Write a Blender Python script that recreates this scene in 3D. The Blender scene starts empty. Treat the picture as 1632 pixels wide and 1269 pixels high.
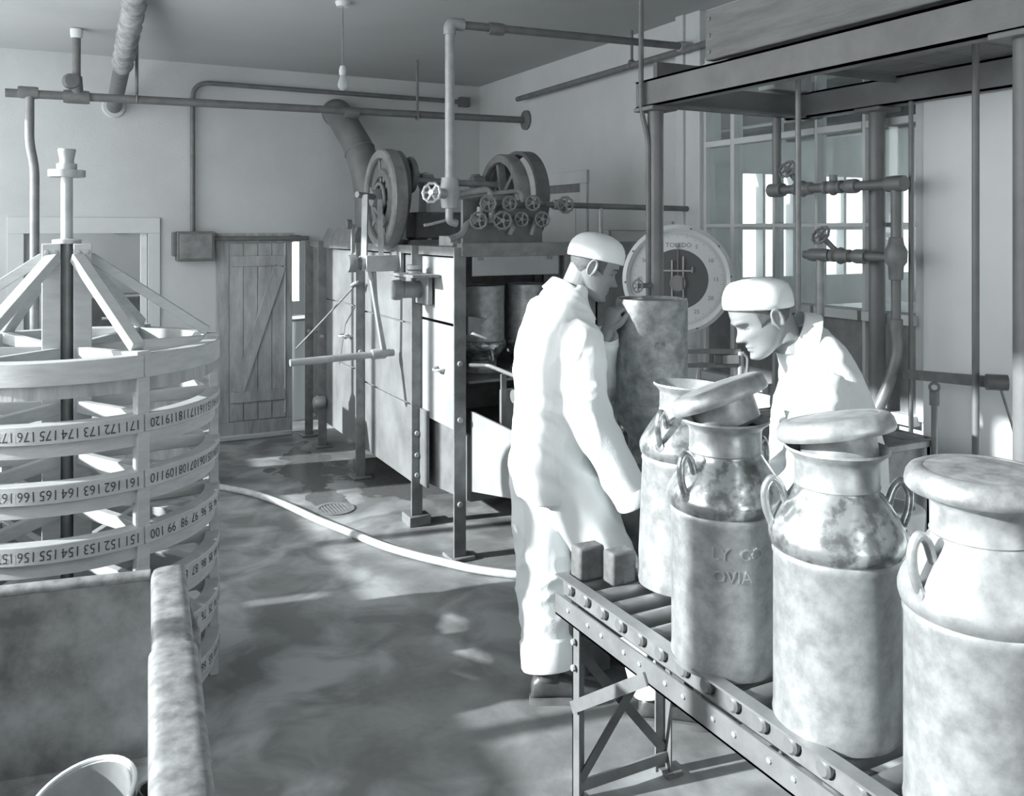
import bpy, bmesh, math, random
import numpy as np
from mathutils import Vector, Matrix, noise

random.seed(7)
scene = bpy.context.scene
COL = scene.collection

# ------------------------------------------------------------------ camera
YAW = math.radians(27.4)
CAM_H = 1.77
FPX, CX, HY = 1400.0, 816.0, 365.0
cam_d = bpy.data.cameras.new('camera')
cam = bpy.data.objects.new('camera', cam_d)
COL.objects.link(cam)
cam.location = (0, 0, CAM_H)
cam.rotation_euler = (math.radians(90), 0, -YAW)
cam_d.sensor_width = 36.0
cam_d.lens = 36.0 * FPX / 1632.0
cam_d.shift_y = -(634.5 - HY) / 1632.0
cam_d.clip_start = 0.05
scene.camera = cam

# ------------------------------------------------------------------ world, sun, exposure
w = bpy.data.worlds.new('sky')
scene.world = w
w.use_nodes = True
wb = w.node_tree.nodes['Background']
wb.inputs[0].default_value = (0.985, 1.0, 1.005, 1)
wb.inputs[1].default_value = 3.25
sun_d = bpy.data.lights.new('sun', 'SUN')
sun_d.energy = 7.6
sun_d.angle = math.radians(0.9)
sun_d.color = (0.98, 1.0, 1.0)
sun = bpy.data.objects.new('sun', sun_d)
COL.objects.link(sun)
SUN_DIR = Vector((0.98, -0.16, -0.405)).normalized()
sun.rotation_euler = SUN_DIR.to_track_quat('-Z', 'Y').to_euler()
sun.location = (-6, 3, 5)
vs = scene.view_settings
vs.view_transform = 'Standard'
vs.look = 'None'
vs.gamma = 1.0
vs.use_curve_mapping = False
vs.exposure = 0.46

# ------------------------------------------------------------------ projection helpers (place things at real depth)
FW = Vector((math.sin(YAW), math.cos(YAW), 0))
RT = Vector((math.cos(YAW), -math.sin(YAW), 0))
def at_d(px, py, Z):
    t = (px - CX) / FPX
    p = FW * Z + RT * (t * Z)
    return Vector((p.x, p.y, CAM_H - (py - HY) * Z / FPX))
def at_y(px, py, Y):
    t = (px - CX) / FPX
    return at_d(px, py, Y / (FW.y + RT.y * t))
def at_x(px, py, X):
    t = (px - CX) / FPX
    return at_d(px, py, X / (FW.x + RT.x * t))
def at_z(px, py, z=0.0):
    return at_d(px, py, (CAM_H - z) * FPX / (py - HY))

# ------------------------------------------------------------------ materials
def T(g):
    return (g * 0.955, g * 1.0, g * 1.01, 1.0)
MATS = {}
def mat(name, g, rough=0.6, metal=0.0, var=0.0, scale=6.0, bump=0.0, bscale=40.0, g2=None, detail=5.0, stretch=None, spec=0.5, thr=(0.35, 0.65)):
    if name in MATS: return MATS[name]
    m = bpy.data.materials.new(name); m.use_nodes = True
    nt = m.node_tree; N = nt.nodes; L = nt.links
    b = N['Principled BSDF']
    b.inputs['Base Color'].default_value = T(g)
    b.inputs['Roughness'].default_value = rough
    b.inputs['Metallic'].default_value = metal
    b.inputs['Specular IOR Level'].default_value = spec
    tc = N.new('ShaderNodeTexCoord'); mp = N.new('ShaderNodeMapping')
    L.new(tc.outputs['Object'], mp.inputs['Vector'])
    if stretch: mp.inputs['Scale'].default_value = stretch
    if var > 0 or g2 is not None:
        n = N.new('ShaderNodeTexNoise'); n.inputs['Scale'].default_value = scale; n.inputs['Detail'].default_value = detail
        n.inputs['Roughness'].default_value = 0.62
        L.new(mp.outputs[0], n.inputs['Vector'])
        r = N.new('ShaderNodeValToRGB')
        r.color_ramp.elements[0].position = thr[0]; r.color_ramp.elements[1].position = thr[1]
        lo = g * (1 - var) if g2 is None else g2
        hi = g * (1 + var) if g2 is None else g
        r.color_ramp.elements[0].color = T(lo); r.color_ramp.elements[1].color = T(hi)
        L.new(n.outputs['Fac'], r.inputs['Fac']); L.new(r.outputs['Color'], b.inputs['Base Color'])
    if bump > 0:
        n2 = N.new('ShaderNodeTexNoise'); n2.inputs['Scale'].default_value = bscale; n2.inputs['Detail'].default_value = 4
        L.new(mp.outputs[0], n2.inputs['Vector'])
        bp = N.new('ShaderNodeBump'); bp.inputs['Strength'].default_value = bump; bp.inputs['Distance'].default_value = 0.01
        L.new(n2.outputs['Fac'], bp.inputs['Height']); L.new(bp.outputs[0], b.inputs['Normal'])
    MATS[name] = m
    return m

mat('wall_paint', 0.54, 0.75, var=0.07, scale=1.3, bump=0.15, bscale=60)
mat('ceiling_paint', 0.46, 0.85, var=0.05, scale=0.8)
mat('trim_paint', 0.56, 0.55, var=0.05, scale=3)
mat('pier_white', 0.80, 0.6, var=0.03, scale=2)
mat('white_paint', 0.66, 0.5, var=0.05, scale=5)
mat('white_wood', 0.43, 0.55, var=0.09, scale=9, stretch=(1, 1, 4), bump=0.1, bscale=50)
mat('grey_wood', 0.36, 0.7, var=0.22, scale=7, stretch=(3, 3, .5), bump=0.2, bscale=50)
mat('door_wood', 0.38, 0.7, var=0.25, scale=5, stretch=(2, 2, .6), bump=0.2, bscale=30)
mat('dark_wood', 0.15, 0.8, var=0.3, scale=14, bump=0.4, bscale=40)
mat('timber', 0.20, 0.7, var=0.18, scale=6, stretch=(4, .5, 4), bump=0.25, bscale=40)
mat('dark_iron', 0.21, 0.5, 0.15, var=0.2, scale=12, bump=0.1)
mat('black_iron', 0.145, 0.5, 0.1, var=0.2, scale=10)
mat('grey_iron', 0.23, 0.45, 0.3, var=0.15, scale=10, bump=0.08)
mat('steel_beam', 0.19, 0.5, 0.2, var=0.15, scale=4, bump=0.08)
mat('galvanized', 0.40, 0.45, 0.35, var=0.22, scale=5, bump=0.08, bscale=20)
mat('panel_steel', 0.27, 0.5, 0.3, g2=0.16, scale=2.6, detail=8, bump=0.06, bscale=12)
mat('panel_light', 0.38, 0.5, 0.2, g2=0.30, scale=3, detail=6)
mat('pipe_light', 0.38, 0.5, 0.3, var=0.15, scale=15)
mat('pipe_dark', 0.16, 0.55, 0.1, var=0.15, scale=15)
mat('pipe_wrap', 0.30, 0.8, var=0.35, scale=14, bump=0.5, bscale=20)
mat('bright_metal', 0.75, 0.25, 0.8)
mat('can_tin', 0.54, 0.42, 0.5, g2=0.34, scale=24, detail=9, bump=0.10, bscale=14)
mat('can_shiny', 0.66, 0.24, 0.75, g2=0.30, scale=26, detail=10, bump=0.12, bscale=14, thr=(0.42, 0.56))
mat('can_dull', 0.40, 0.55, 0.35, g2=0.20, scale=22, detail=9, bump=0.1, bscale=16)
mat('enamel', 0.62, 0.3)
mat('dial_white', 0.60, 0.45)
mat('dial_ink', 0.16, 0.6)
mat('dial_dark', 0.10, 0.4)
mat('cloth', 0.80, 0.85, spec=0.2, bump=0.12, bscale=160)
mat('skin', 0.27, 0.5, var=0.08, scale=20, spec=0.4)
mat('hair', 0.12, 0.7, var=0.2, scale=90, spec=0.3)
mat('leather', 0.065, 0.38, var=0.2, scale=30)
mat('rubber_hose', 0.48, 0.7, var=0.15, scale=25)
mat('ink', 0.05, 0.8)
mat('sack', 0.55, 0.9, var=0.2, scale=10, bump=0.6, bscale=12)
mat('tank_stain', 0.34, 0.5, 0.15, g2=0.12, scale=6.5, detail=10, bump=0.12, bscale=20)
mat('rim_stain', 0.34, 0.5, 0.2, g2=0.16, scale=30, detail=9, bump=0.15, bscale=30)

def glass_mat():
    m = bpy.data.materials.new('window_glass'); m.use_nodes = True
    nt = m.node_tree; N = nt.nodes; L = nt.links
    N.remove(N['Principled BSDF'])
    tr = N.new('ShaderNodeBsdfTransparent'); tr.inputs[0].default_value = (0.86, 0.9, 0.9, 1)
    gl = N.new('ShaderNodeBsdfGlossy'); gl.inputs[0].default_value = (0.9, 0.95, 0.95, 1); gl.inputs['Roughness'].default_value = 0.03
    df = N.new('ShaderNodeBsdfDiffuse'); df.inputs[0].default_value = T(0.55)  # pale diffuse veil, patchy by noise, mixed in to brighten the panes
    nz = N.new('ShaderNodeTexNoise'); nz.inputs['Scale'].default_value = 2.5; nz.inputs['Detail'].default_value = 6
    mr = N.new('ShaderNodeMapRange'); mr.inputs[1].default_value = 0.3; mr.inputs[2].default_value = 0.7; mr.inputs[3].default_value = 0.05; mr.inputs[4].default_value = 0.22
    L.new(nz.outputs['Fac'], mr.inputs[0])
    m1 = N.new('ShaderNodeMixShader'); L.new(mr.outputs[0], m1.inputs[0]); L.new(tr.outputs[0], m1.inputs[1]); L.new(df.outputs[0], m1.inputs[2])
    lw_ = N.new('ShaderNodeLayerWeight'); lw_.inputs[0].default_value = 0.3
    fr = N.new('ShaderNodeMapRange'); fr.inputs[1].default_value = 0.3; fr.inputs[2].default_value = 1.0; fr.inputs[3].default_value = 0.04; fr.inputs[4].default_value = 0.35
    L.new(lw_.outputs['Facing'], fr.inputs[0])
    m2 = N.new('ShaderNodeMixShader'); L.new(fr.outputs[0], m2.inputs[0]); L.new(m1.outputs[0], m2.inputs[1]); L.new(gl.outputs[0], m2.inputs[2])
    L.new(m2.outputs[0], N['Material Output'].inputs[0])
    MATS['glass'] = m
glass_mat()

def bulb_mat():
    m = mat('bulb_glass', 0.75, 0.1)
    b = m.node_tree.nodes['Principled BSDF']
    b.inputs['Transmission Weight'].default_value = 0.55
    b.inputs['IOR'].default_value = 1.2
bulb_mat()

def floor_mat():
    m = bpy.data.materials.new('wet_concrete'); m.use_nodes = True
    nt = m.node_tree; N = nt.nodes; L = nt.links
    b = N['Principled BSDF']
    tc = N.new('ShaderNodeTexCoord')
    def nz(scale, detail, dist=0.0):
        n = N.new('ShaderNodeTexNoise'); n.inputs['Scale'].default_value = scale; n.inputs['Detail'].default_value = detail
        n.inputs['Distortion'].default_value = dist
        L.new(tc.outputs['Object'], n.inputs['Vector']); return n
    def ramp(src, a, c0, bb, c1):
        r = N.new('ShaderNodeValToRGB'); e = r.color_ramp.elements
        e[0].position = a; e[0].color = c0; e[1].position = bb; e[1].color = c1
        L.new(src, r.inputs['Fac']); return r
    n1 = nz(3.6, 10, 0.5); n2 = nz(1.1, 7, 0.8); n3 = nz(30, 4)
    base = ramp(n1.outputs['Fac'], 0.40, T(0.17), 0.62, T(0.36))
    # wet patches: a streak running from the washer's foot to the drain, with a shape of its own
    sep = N.new('ShaderNodeSeparateXYZ')
    dist = N.new('ShaderNodeVectorMath'); dist.operation = 'ADD'
    nv = N.new('ShaderNodeTexNoise'); nv.inputs['Scale'].default_value = 2.6; nv.inputs['Detail'].default_value = 5
    L.new(tc.outputs['Object'], nv.inputs['Vector'])
    sc = N.new('ShaderNodeVectorMath'); sc.operation = 'MULTIPLY_ADD'
    sc.inputs[1].default_value = (0.9, 0.9, 0.0); sc.inputs[2].default_value = (-0.45, -0.45, 0)
    L.new(nv.outputs['Color'], sc.inputs[0]); L.new(tc.outputs['Object'], dist.inputs[0]); L.new(sc.outputs[0], dist.inputs[1])
    def blob(cx, cy, rx, ry):
        s = N.new('ShaderNodeVectorMath'); s.operation = 'SUBTRACT'; s.inputs[1].default_value = (cx, cy, 0)
        L.new(dist.outputs[0], s.inputs[0])
        d = N.new('ShaderNodeVectorMath'); d.operation = 'MULTIPLY'; d.inputs[1].default_value = (1 / rx, 1 / ry, 0)
        L.new(s.outputs[0], d.inputs[0])
        ln = N.new('ShaderNodeVectorMath'); ln.operation = 'LENGTH'; L.new(d.outputs[0], ln.inputs[0])
        r = ramp(ln.outputs['Value'], 0.93, (1, 1, 1, 1), 1.03, (0, 0, 0, 1)); return r.outputs['Color']
    acc = None
    for a in ((1.72, 6.9, .12, .42), (1.62, 6.35, .2, .36), (1.58, 5.75, .16, .36), (2.2, 6.1, .4, .7)):
        o = blob(*a)
        if acc is None: acc = o
        else:
            mx = N.new('ShaderNodeMix'); mx.data_type = 'RGBA'; mx.blend_type = 'LIGHTEN'; mx.inputs[0].default_value = 1
            L.new(acc, mx.inputs[6]); L.new(o, mx.inputs[7]); acc = mx.outputs[2]
    wetn = ramp(n2.outputs['Fac'], 0.50, (0, 0, 0, 1), 0.56, (0.55, 0.55, 0.55, 1))
    mx = N.new('ShaderNodeMix'); mx.data_type = 'RGBA'; mx.blend_type = 'LIGHTEN'; mx.inputs[0].default_value = 1
    L.new(acc, mx.inputs[6]); L.new(wetn.outputs['Color'], mx.inputs[7])
    wet = N.new('ShaderNodeRGBToBW'); L.new(mx.outputs[2], wet.inputs[0])
    col = N.new('ShaderNodeMix'); col.data_type = 'RGBA'
    dk = ramp(n3.outputs['Fac'], 0.3, T(0.11), 0.7, T(0.15))
    L.new(wet.outputs[0], col.inputs[0]); L.new(base.outputs['Color'], col.inputs[6]); L.new(dk.outputs['Color'], col.inputs[7])
    L.new(col.outputs[2], b.inputs['Base Color'])
    rg = N.new('ShaderNodeMapRange'); rg.inputs[3].default_value = 0.55; rg.inputs[4].default_value = 0.22
    L.new(wet.outputs[0], rg.inputs[0]); L.new(rg.outputs[0], b.inputs['Roughness'])
    b.inputs['Specular IOR Level'].default_value = 0.4
    bp = N.new('ShaderNodeBump'); bp.inputs['Strength'].default_value = 0.12; bp.inputs['Distance'].default_value = 0.01
    L.new(n3.outputs['Fac'], bp.inputs['Height']); L.new(bp.outputs[0], b.inputs['Normal'])
    MATS['floor'] = m
floor_mat()

# ------------------------------------------------------------------ mesh helpers
ORG = {}
V = Vector
def frame(ax):
    ax = V(ax).normalized()
    up = V((0, 0, 1)) if abs(ax.z) < 0.9 else V((1, 0, 0))
    u = up.cross(ax).normalized(); v = ax.cross(u).normalized()
    return u, v, ax
class MB:
    def __init__(s): s.v = []; s.f = []
    def add(s, vs, fs):
        o = len(s.v); s.v += [V(p) for p in vs]; s.f += [[i + o for i in f] for f in fs]; return s
    def box(s, x0, x1, y0, y1, z0, z1):
        return s.add([(x0, y0, z0), (x1, y0, z0), (x1, y1, z0), (x0, y1, z0), (x0, y0, z1), (x1, y0, z1), (x1, y1, z1), (x0, y1, z1)],
                     [(0, 3, 2, 1), (4, 5, 6, 7), (0, 1, 5, 4), (1, 2, 6, 5), (2, 3, 7, 6), (3, 0, 4, 7)])
    def cbox(s, c, sx, sy, sz):
        return s.box(c[0] - sx / 2, c[0] + sx / 2, c[1] - sy / 2, c[1] + sy / 2, c[2] - sz / 2, c[2] + sz / 2)
    def bar(s, p0, p1, wd, ht, up=(0, 0, 1)):
        p0, p1 = V(p0), V(p1); ax = (p1 - p0).normalized(); up = V(up)
        u = ax.cross(up)
        if u.length < 1e-4: u = ax.cross(V((1, 0, 0)))
        u.normalize(); v = u.cross(ax).normalized()
        q = []
        for p in (p0, p1):
            for a, b in ((-1, -1), (1, -1), (1, 1), (-1, 1)): q.append(p + u * (a * wd / 2) + v * (b * ht / 2))
        return s.add(q, [(0, 1, 2, 3), (7, 6, 5, 4), (0, 4, 5, 1), (1, 5, 6, 2), (2, 6, 7, 3), (3, 7, 4, 0)])
    def cyl(s, p0, p1, r, r2=None, n=16):
        p0, p1 = V(p0), V(p1); r2 = r if r2 is None else r2
        L = (p1 - p0).length
        return s.lathe([(0, 0), (r, 0), (r2, L), (0, L)], p0, p1 - p0, n)
    def lathe(s, prof, o, ax=(0, 0, 1), n=32):
        u, v, a = frame(ax); o = V(o); rings = []; vs = []
        for r, h in prof:
            if r < 1e-6: rings.append([len(vs)]); vs.append(o + a * h)
            else:
                rings.append(list(range(len(vs), len(vs) + n)))
                for k in range(n):
                    t = 2 * math.pi * k / n
                    vs.append(o + a * h + u * (r * math.cos(t)) + v * (r * math.sin(t)))
        fs = []
        for A, B in zip(rings, rings[1:]):
            if len(A) == 1 and len(B) == 1: continue
            for k in range(n):
                k2 = (k + 1) % n
                if len(A) == 1: fs.append((A[0], B[k2], B[k]))
                elif len(B) == 1: fs.append((A[k], A[k2], B[0]))
                else: fs.append((A[k], A[k2], B[k2], B[k]))
        return s.add(vs, fs)
    def tube(s, pts, r, n=10, cap=True):
        pts = [V(p) for p in pts]; m = len(pts)
        rs = r if isinstance(r, (list, tuple)) else [r] * m
        vs = []; prev = None
        for i, p in enumerate(pts):
            d = (pts[min(i + 1, m - 1)] - pts[max(i - 1, 0)]).normalized()
            if prev is None: u, v, _ = frame(d)
            else:
                u = prev - d * prev.dot(d)
                u = u.normalized() if u.length > 1e-5 else frame(d)[0]
                v = d.cross(u).normalized()
            prev = u
            for k in range(n):
                t = 2 * math.pi * k / n
                vs.append(p + u * (rs[i] * math.cos(t)) + v * (rs[i] * math.sin(t)))
        fs = []
        for i in range(m - 1):
            for k in range(n):
                k2 = (k + 1) % n
                fs.append((i * n + k, i * n + k2, (i + 1) * n + k2, (i + 1) * n + k))
        if cap:
            fs.append(tuple(range(n - 1, -1, -1))); fs.append(tuple(range((m - 1) * n, m * n)))
        return s.add(vs, fs)
    def torus(s, c, ax, R, r, n=28, k=8, wob=0, wn=10, a0=0, a1=2 * math.pi):
        u, v, _ = frame(ax); c = V(c)
        full = abs(a1 - a0 - 2 * math.pi) < 1e-6
        pts = []
        for i in range(n + (0 if full else 1)):
            t = a0 + (a1 - a0) * i / n
            RR = R + wob * math.cos(wn * t)
            pts.append(c + u * (RR * math.cos(t)) + v * (RR * math.sin(t)))
        if full:
            vs = []; fs = []; m = len(pts); a = V(ax).normalized()
            for i, p in enumerate(pts):
                e = (p - c).normalized()
                for j in range(k):
                    q = 2 * math.pi * j / k
                    vs.append(p + e * (r * math.cos(q)) + a * (r * math.sin(q)))
            for i in range(m):
                i2 = (i + 1) % m
                for j in range(k):
                    j2 = (j + 1) % k
                    fs.append((i * k + j, i * k + j2, i2 * k + j2, i2 * k + j))
            return s.add(vs, fs)
        return s.tube(pts, r, k)
    def loft(s, secs, n=20, power=2.0):
        # secs: (centre, u, v, a, b)
        vs = []; m = len(secs)
        for c, u, v, a, b in secs:
            c, u, v = V(c), V(u), V(v)
            for k in range(n):
                t = 2 * math.pi * k / n
                ct, st = math.cos(t), math.sin(t)
                e = 2.0 / power
                vs.append(c + u * (a * math.copysign(abs(ct) ** e, ct)) + v * (b * math.copysign(abs(st) ** e, st)))
        fs = []
        for i in range(m - 1):
            for k in range(n):
                k2 = (k + 1) % n
                fs.append((i * n + k, i * n + k2, (i + 1) * n + k2, (i + 1) * n + k))
        fs.append(tuple(range(n - 1, -1, -1))); fs.append(tuple(range((m - 1) * n, m * n)))
        return s.add(vs, fs)
    def poly(s, pts, thick):
        pts = [V(p) for p in pts]; t = V(thick); n = len(pts)
        return s.add(pts + [p + t for p in pts], [tuple(range(n - 1, -1, -1)), tuple(range(n, 2 * n))] + [(i, (i + 1) % n, n + (i + 1) % n, n + i) for i in range(n)])
    def mesh(s, name, org=(0, 0, 0)):
        me = bpy.data.meshes.new(name)
        o = V(org)
        me.from_pydata([tuple(p - o) for p in s.v], [], [tuple(f) for f in s.f])
        bm = bmesh.new(); bm.from_mesh(me); bmesh.ops.recalc_face_normals(bm, faces=bm.faces); bm.to_mesh(me); bm.free()
        return me
    def build(s, name, m, parent=None, org=None, smooth=True, bevel=0, ang=38):
        if parent is not None: org = ORG[parent.name]
        if org is None:
            xs = [p.x for p in s.v]; ys = [p.y for p in s.v]; zs = [p.z for p in s.v]
            org = V(((min(xs) + max(xs)) / 2, (min(ys) + max(ys)) / 2, min(zs)))
        me = s.mesh(name, org)
        return link(name, me, m, parent, org, smooth, bevel, ang)
def link(name, me, m, parent=None, org=(0, 0, 0), smooth=True, bevel=0, ang=38):
    me.materials.append(MATS[m] if isinstance(m, str) else m)
    if smooth:
        me.polygons.foreach_set('use_smooth', [True] * len(me.polygons))
        if ang < 180: me.set_sharp_from_angle(angle=math.radians(ang))
    o = bpy.data.objects.new(name, me); COL.objects.link(o)
    if parent is not None: o.parent = parent
    else: o.location = org
    ORG[o.name] = V(org)
    if bevel:
        b = o.modifiers.new('bevel', 'BEVEL'); b.width = bevel; b.segments = 2; b.limit_method = 'ANGLE'
    return o
def tag(o, label, cat, group=None):
    o['label'] = label; o['category'] = cat
    if group: o['group'] = group
    return o
def struct(o, label=None):
    o['kind'] = 'structure'
    if label: o['label'] = label
    return o
def thing(name, label, cat, loc=(0, 0, 0), group=None):
    o = bpy.data.objects.new(name, None); COL.objects.link(o)
    o.location = loc; o.empty_display_size = 0.1
    ORG[o.name] = V(loc)
    return tag(o, label, cat, group)
def sthing(name, loc=(0, 0, 0)):
    o = bpy.data.objects.new(name, None); COL.objects.link(o); o.location = loc; ORG[o.name] = V(loc); o['kind'] = 'structure'; return o
def dup(o, parent=None):
    c = o.copy(); COL.objects.link(c)
    if parent is not None: c.parent = parent
    for ch in [x for x in bpy.data.objects if x.parent == o]: dup(ch, c)
    return c
def fillet(pts, r, k=5):
    pts = [V(p) for p in pts]; out = [pts[0]]
    for i in range(1, len(pts) - 1):
        a, b, c = pts[i - 1], pts[i], pts[i + 1]
        d1 = (a - b); d2 = (c - b); rr = min(r, d1.length * .45, d2.length * .45)
        p, q = b + d1.normalized() * rr, b + d2.normalized() * rr
        for j in range(k + 1):
            t = j / k; out.append(p * (1 - t) ** 2 + b * (2 * t * (1 - t)) + q * t ** 2)
    out.append(pts[-1]); return out
def spline(pts, k=8):
    pts = [V(p) for p in pts]; P = [pts[0] * 2 - pts[1]] + pts + [pts[-1] * 2 - pts[-2]]; out = []
    for i in range(1, len(P) - 2):
        p0, p1, p2, p3 = P[i - 1:i + 3]
        for j in range(k):
            t = j / k
            out.append(0.5 * ((2 * p1) + (p2 - p0) * t + (2 * p0 - 5 * p1 + 4 * p2 - p3) * t * t + (3 * p1 - p0 - 3 * p2 + p3) * t ** 3))
    out.append(pts[-1]); return out
def text_mesh(txt, size, extrude=0.0):
    cu = bpy.data.curves.new('txt', 'FONT'); cu.body = txt; cu.size = size; cu.extrude = extrude
    cu.align_x = 'CENTER'; cu.align_y = 'CENTER'; cu.resolution_u = 2
    o = bpy.data.objects.new('txt', cu); COL.objects.link(o)
    bpy.context.view_layer.update()
    me = bpy.data.meshes.new_from_object(o.evaluated_get(bpy.context.evaluated_depsgraph_get()))
    bpy.data.objects.remove(o)
    vs = [v.co.copy() for v in me.vertices]; fs = [list(p.vertices) for p in me.polygons]
    bpy.data.meshes.remove(me)
    return vs, fs

# ------------------------------------------------------------------ room shell
XL, XR, YB, YF, ZC = -1.3, 3.59, 7.6, -2.6, 3.13
XR2, YB2, XD = 10.6, 10.6, 4.6
mb = MB().box(XL - .2, XR2 + .2, YF - .2, YB + .12, -.15, 0).box(XL - .2, XD + .12, YB + .12, YB2 + .2, -.15, 0); struct(mb.build('floor', 'floor', org=(0, 0, 0)), 'wet stained concrete floor')
mb = MB().box(XL - .2, XR2 + .2, YF - .2, YB + .12, ZC, ZC + .15).box(XL - .2, XD + .12, YB + .12, YB2 + .2, ZC, ZC + .15); struct(mb.build('ceiling', 'ceiling_paint', org=(0, 0, 0)), 'plain grey plaster ceiling')
def wall(name, axis, c, th, u0, u1, z0, z1, holes, m='wall_paint'):
    us = sorted({u0, u1, *[h[0] for h in holes], *[h[1] for h in holes]})
    zs = sorted({z0, z1, *[h[2] for h in holes], *[h[3] for h in holes]})
    vs = {}; fs = []; V_ = []
    def vid(*k):
        if k not in vs: vs[k] = len(V_); V_.append(k)
        return vs[k]
    def solid(i, j):
        if i < 0 or j < 0 or i >= len(us) - 1 or j >= len(zs) - 1: return False
        um, zm = (us[i] + us[i + 1]) / 2, (zs[j] + zs[j + 1]) / 2
        return not any(h[0] < um < h[1] and h[2] < zm < h[3] for h in holes)
    P = (lambda u, d, z: (c + d, u, z)) if axis == 'x' else (lambda u, d, z: (u, c + d, z))
    for i in range(len(us) - 1):
        for j in range(len(zs) - 1):
            if not solid(i, j): continue
            a, b, e, g = us[i], us[i + 1], zs[j], zs[j + 1]
            for d in (0, th): fs.append([vid(*P(a, d, e)), vid(*P(b, d, e)), vid(*P(b, d, g)), vid(*P(a, d, g))])
            for di, dj, q in ((-1, 0, (a, e, a, g)), (1, 0, (b, e, b, g)), (0, -1, (a, e, b, e)), (0, 1, (a, g, b, g))):
                if not solid(i + di, j + dj):
                    fs.append([vid(*P(q[0], 0, q[1])), vid(*P(q[2], 0, q[3])), vid(*P(q[2], th, q[3])), vid(*P(q[0], th, q[1]))])
    mb = MB().add(V_, fs)
    return struct(mb.build(name, m, org=(0, 0, 0), smooth=False))
# openings
D1 = (-.22, .65, 0, 1.735)
D2 = (1.275, 1.745, .15, 1.655)
G2 = (1.80, 2.35, 0, 1.66)
NW = [(at_y(a, 300, YB).x, at_y(b, 300, YB).x) for a, b in ((1112, 1142), (1178, 1216), (1220, 1264), (1304, 1345), (1349, 1394), (1440, 1480))]
wall('wall_back', 'y', YB, .12, XL, XR2, 0, ZC, [D1, G2] + [(a, b, z0, z1) for a, b in NW for z0, z1 in ((1.22, 1.76), (1.80, 2.40))])
WIN = (2.76, 4.30, .87, 2.80)
wall('wall_right', 'x', XR, .12, YF, YB, 0, ZC, [WIN])
lw = [(y, y + .98, 1.08, 3.0) for y in (1.15, 2.2, 3.25, 4.3, 5.35, 6.4)] + [(4.56, 4.65, .87, 1.06)]  # last: unseen slot added to throw a sun streak on the floor
wall('wall_left', 'x', XL - .12, .12, YF, YB2, 0, ZC, lw + [(8.2, 9.8, .9, 2.7)])  # extra opening past the back wall, added unseen to light the room beyond
wall('wall_front', 'y', YF - .12, .12, XL, XR2, 0, ZC, [(x, x + 1.1, .9, 2.9) for x in (.3, 1.9, 4.4, 5.8, 7.2)])  # openings behind the camera, added unseen to let in fill light
wall('wall_beyond_back', 'y', YB2, .12, XL, XD, 0, ZC, [(1.0, 2.6, .9, 2.4)])
wall('wall_beyond_side', 'x', XD, .12, YB + .12, YB2, 0, ZC, [])
wall('wall_beyond_right', 'x', XR2, .12, YF, YB, 0, ZC, [(y, y + 1.3, .95, 2.6) for y in (-2.2, -.6, 1.0, 2.6, 4.2, 5.8)])  # unseen openings added to brighten the next room

# doorway trim on the back wall
def trim(name, rects, y0, m='trim_paint', label=None):
    t = sthing(name, ((rects[0][0] + rects[0][1]) / 2, y0, 0))
    for r in rects: MB().box(r[0], r[1], y0 - .02, y0, r[2], r[3]).build('board', m, t, bevel=.003)
    if label: t['label'] = label
    return t
trim('trim_1', [(-.33, .74, 1.735, 1.86), (-.33, -.22, 0, 1.735), (.65, .74, 0, 1.735)], YB, label='flat painted boards around the left doorway')
trim('trim_2', [(1.17, 1.275, .155, 1.655), (1.745, 1.80, .155, 1.655), (1.17, 1.81, 1.655, 1.735), (1.17, 1.80, .04, .155)], YB, 'grey_wood', label='worn boards framing the plank door')
# the jamb edge that catches light
t = sthing('door_1', (.6, YB, 0)); MB().box(.60, .645, YB + .02, YB + .1, 0, 1.735).build('jamb', 'white_paint', t); MB().box(-.22, -.16, YB + .02, YB + .1, 0, 1.735).build('jamb', 'grey_wood', t)
t['label'] = 'open doorway in the back wall behind the wooden reel'
# plank door
d2 = sthing('door_2', (1.51, YB, 0)); d2['label'] = 'weathered plank door with ledges and one diagonal brace'
pw = (D2[1] - D2[0]) / 4
for i in range(4):
    MB().box(D2[0] + i * pw + .002, D2[0] + (i + 1) * pw - .002, YB - .018, YB, D2[2] + .01, D2[3] - .005).build('plank', 'door_wood', d2, bevel=.003)
for z in (1.50, .36): MB().box(D2[0] + .015, D2[1] - .01, YB - .036, YB - .018, z - .045, z + .045).build('ledge', 'door_wood', d2, bevel=.003)
MB().bar((D2[0] + .07, YB - .027, .405), (D2[1] - .05, YB - .027, 1.455), .018, .10, up=(-.8, 0, .6)).build('brace', 'door_wood', d2, bevel=.003)
MB().box(D2[1] - .012, D2[1] - .004, YB - .03, YB - .018, D2[2] + .05, D2[3]).build('edge_strip', 'white_paint', d2)
# low kerb under the plank door
struct(MB().box(1.0, 1.8, YB - .035, YB, 0, .045).build('baseboard_back', 'wall_paint', org=(0, 0, 0), bevel=.01))

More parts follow.
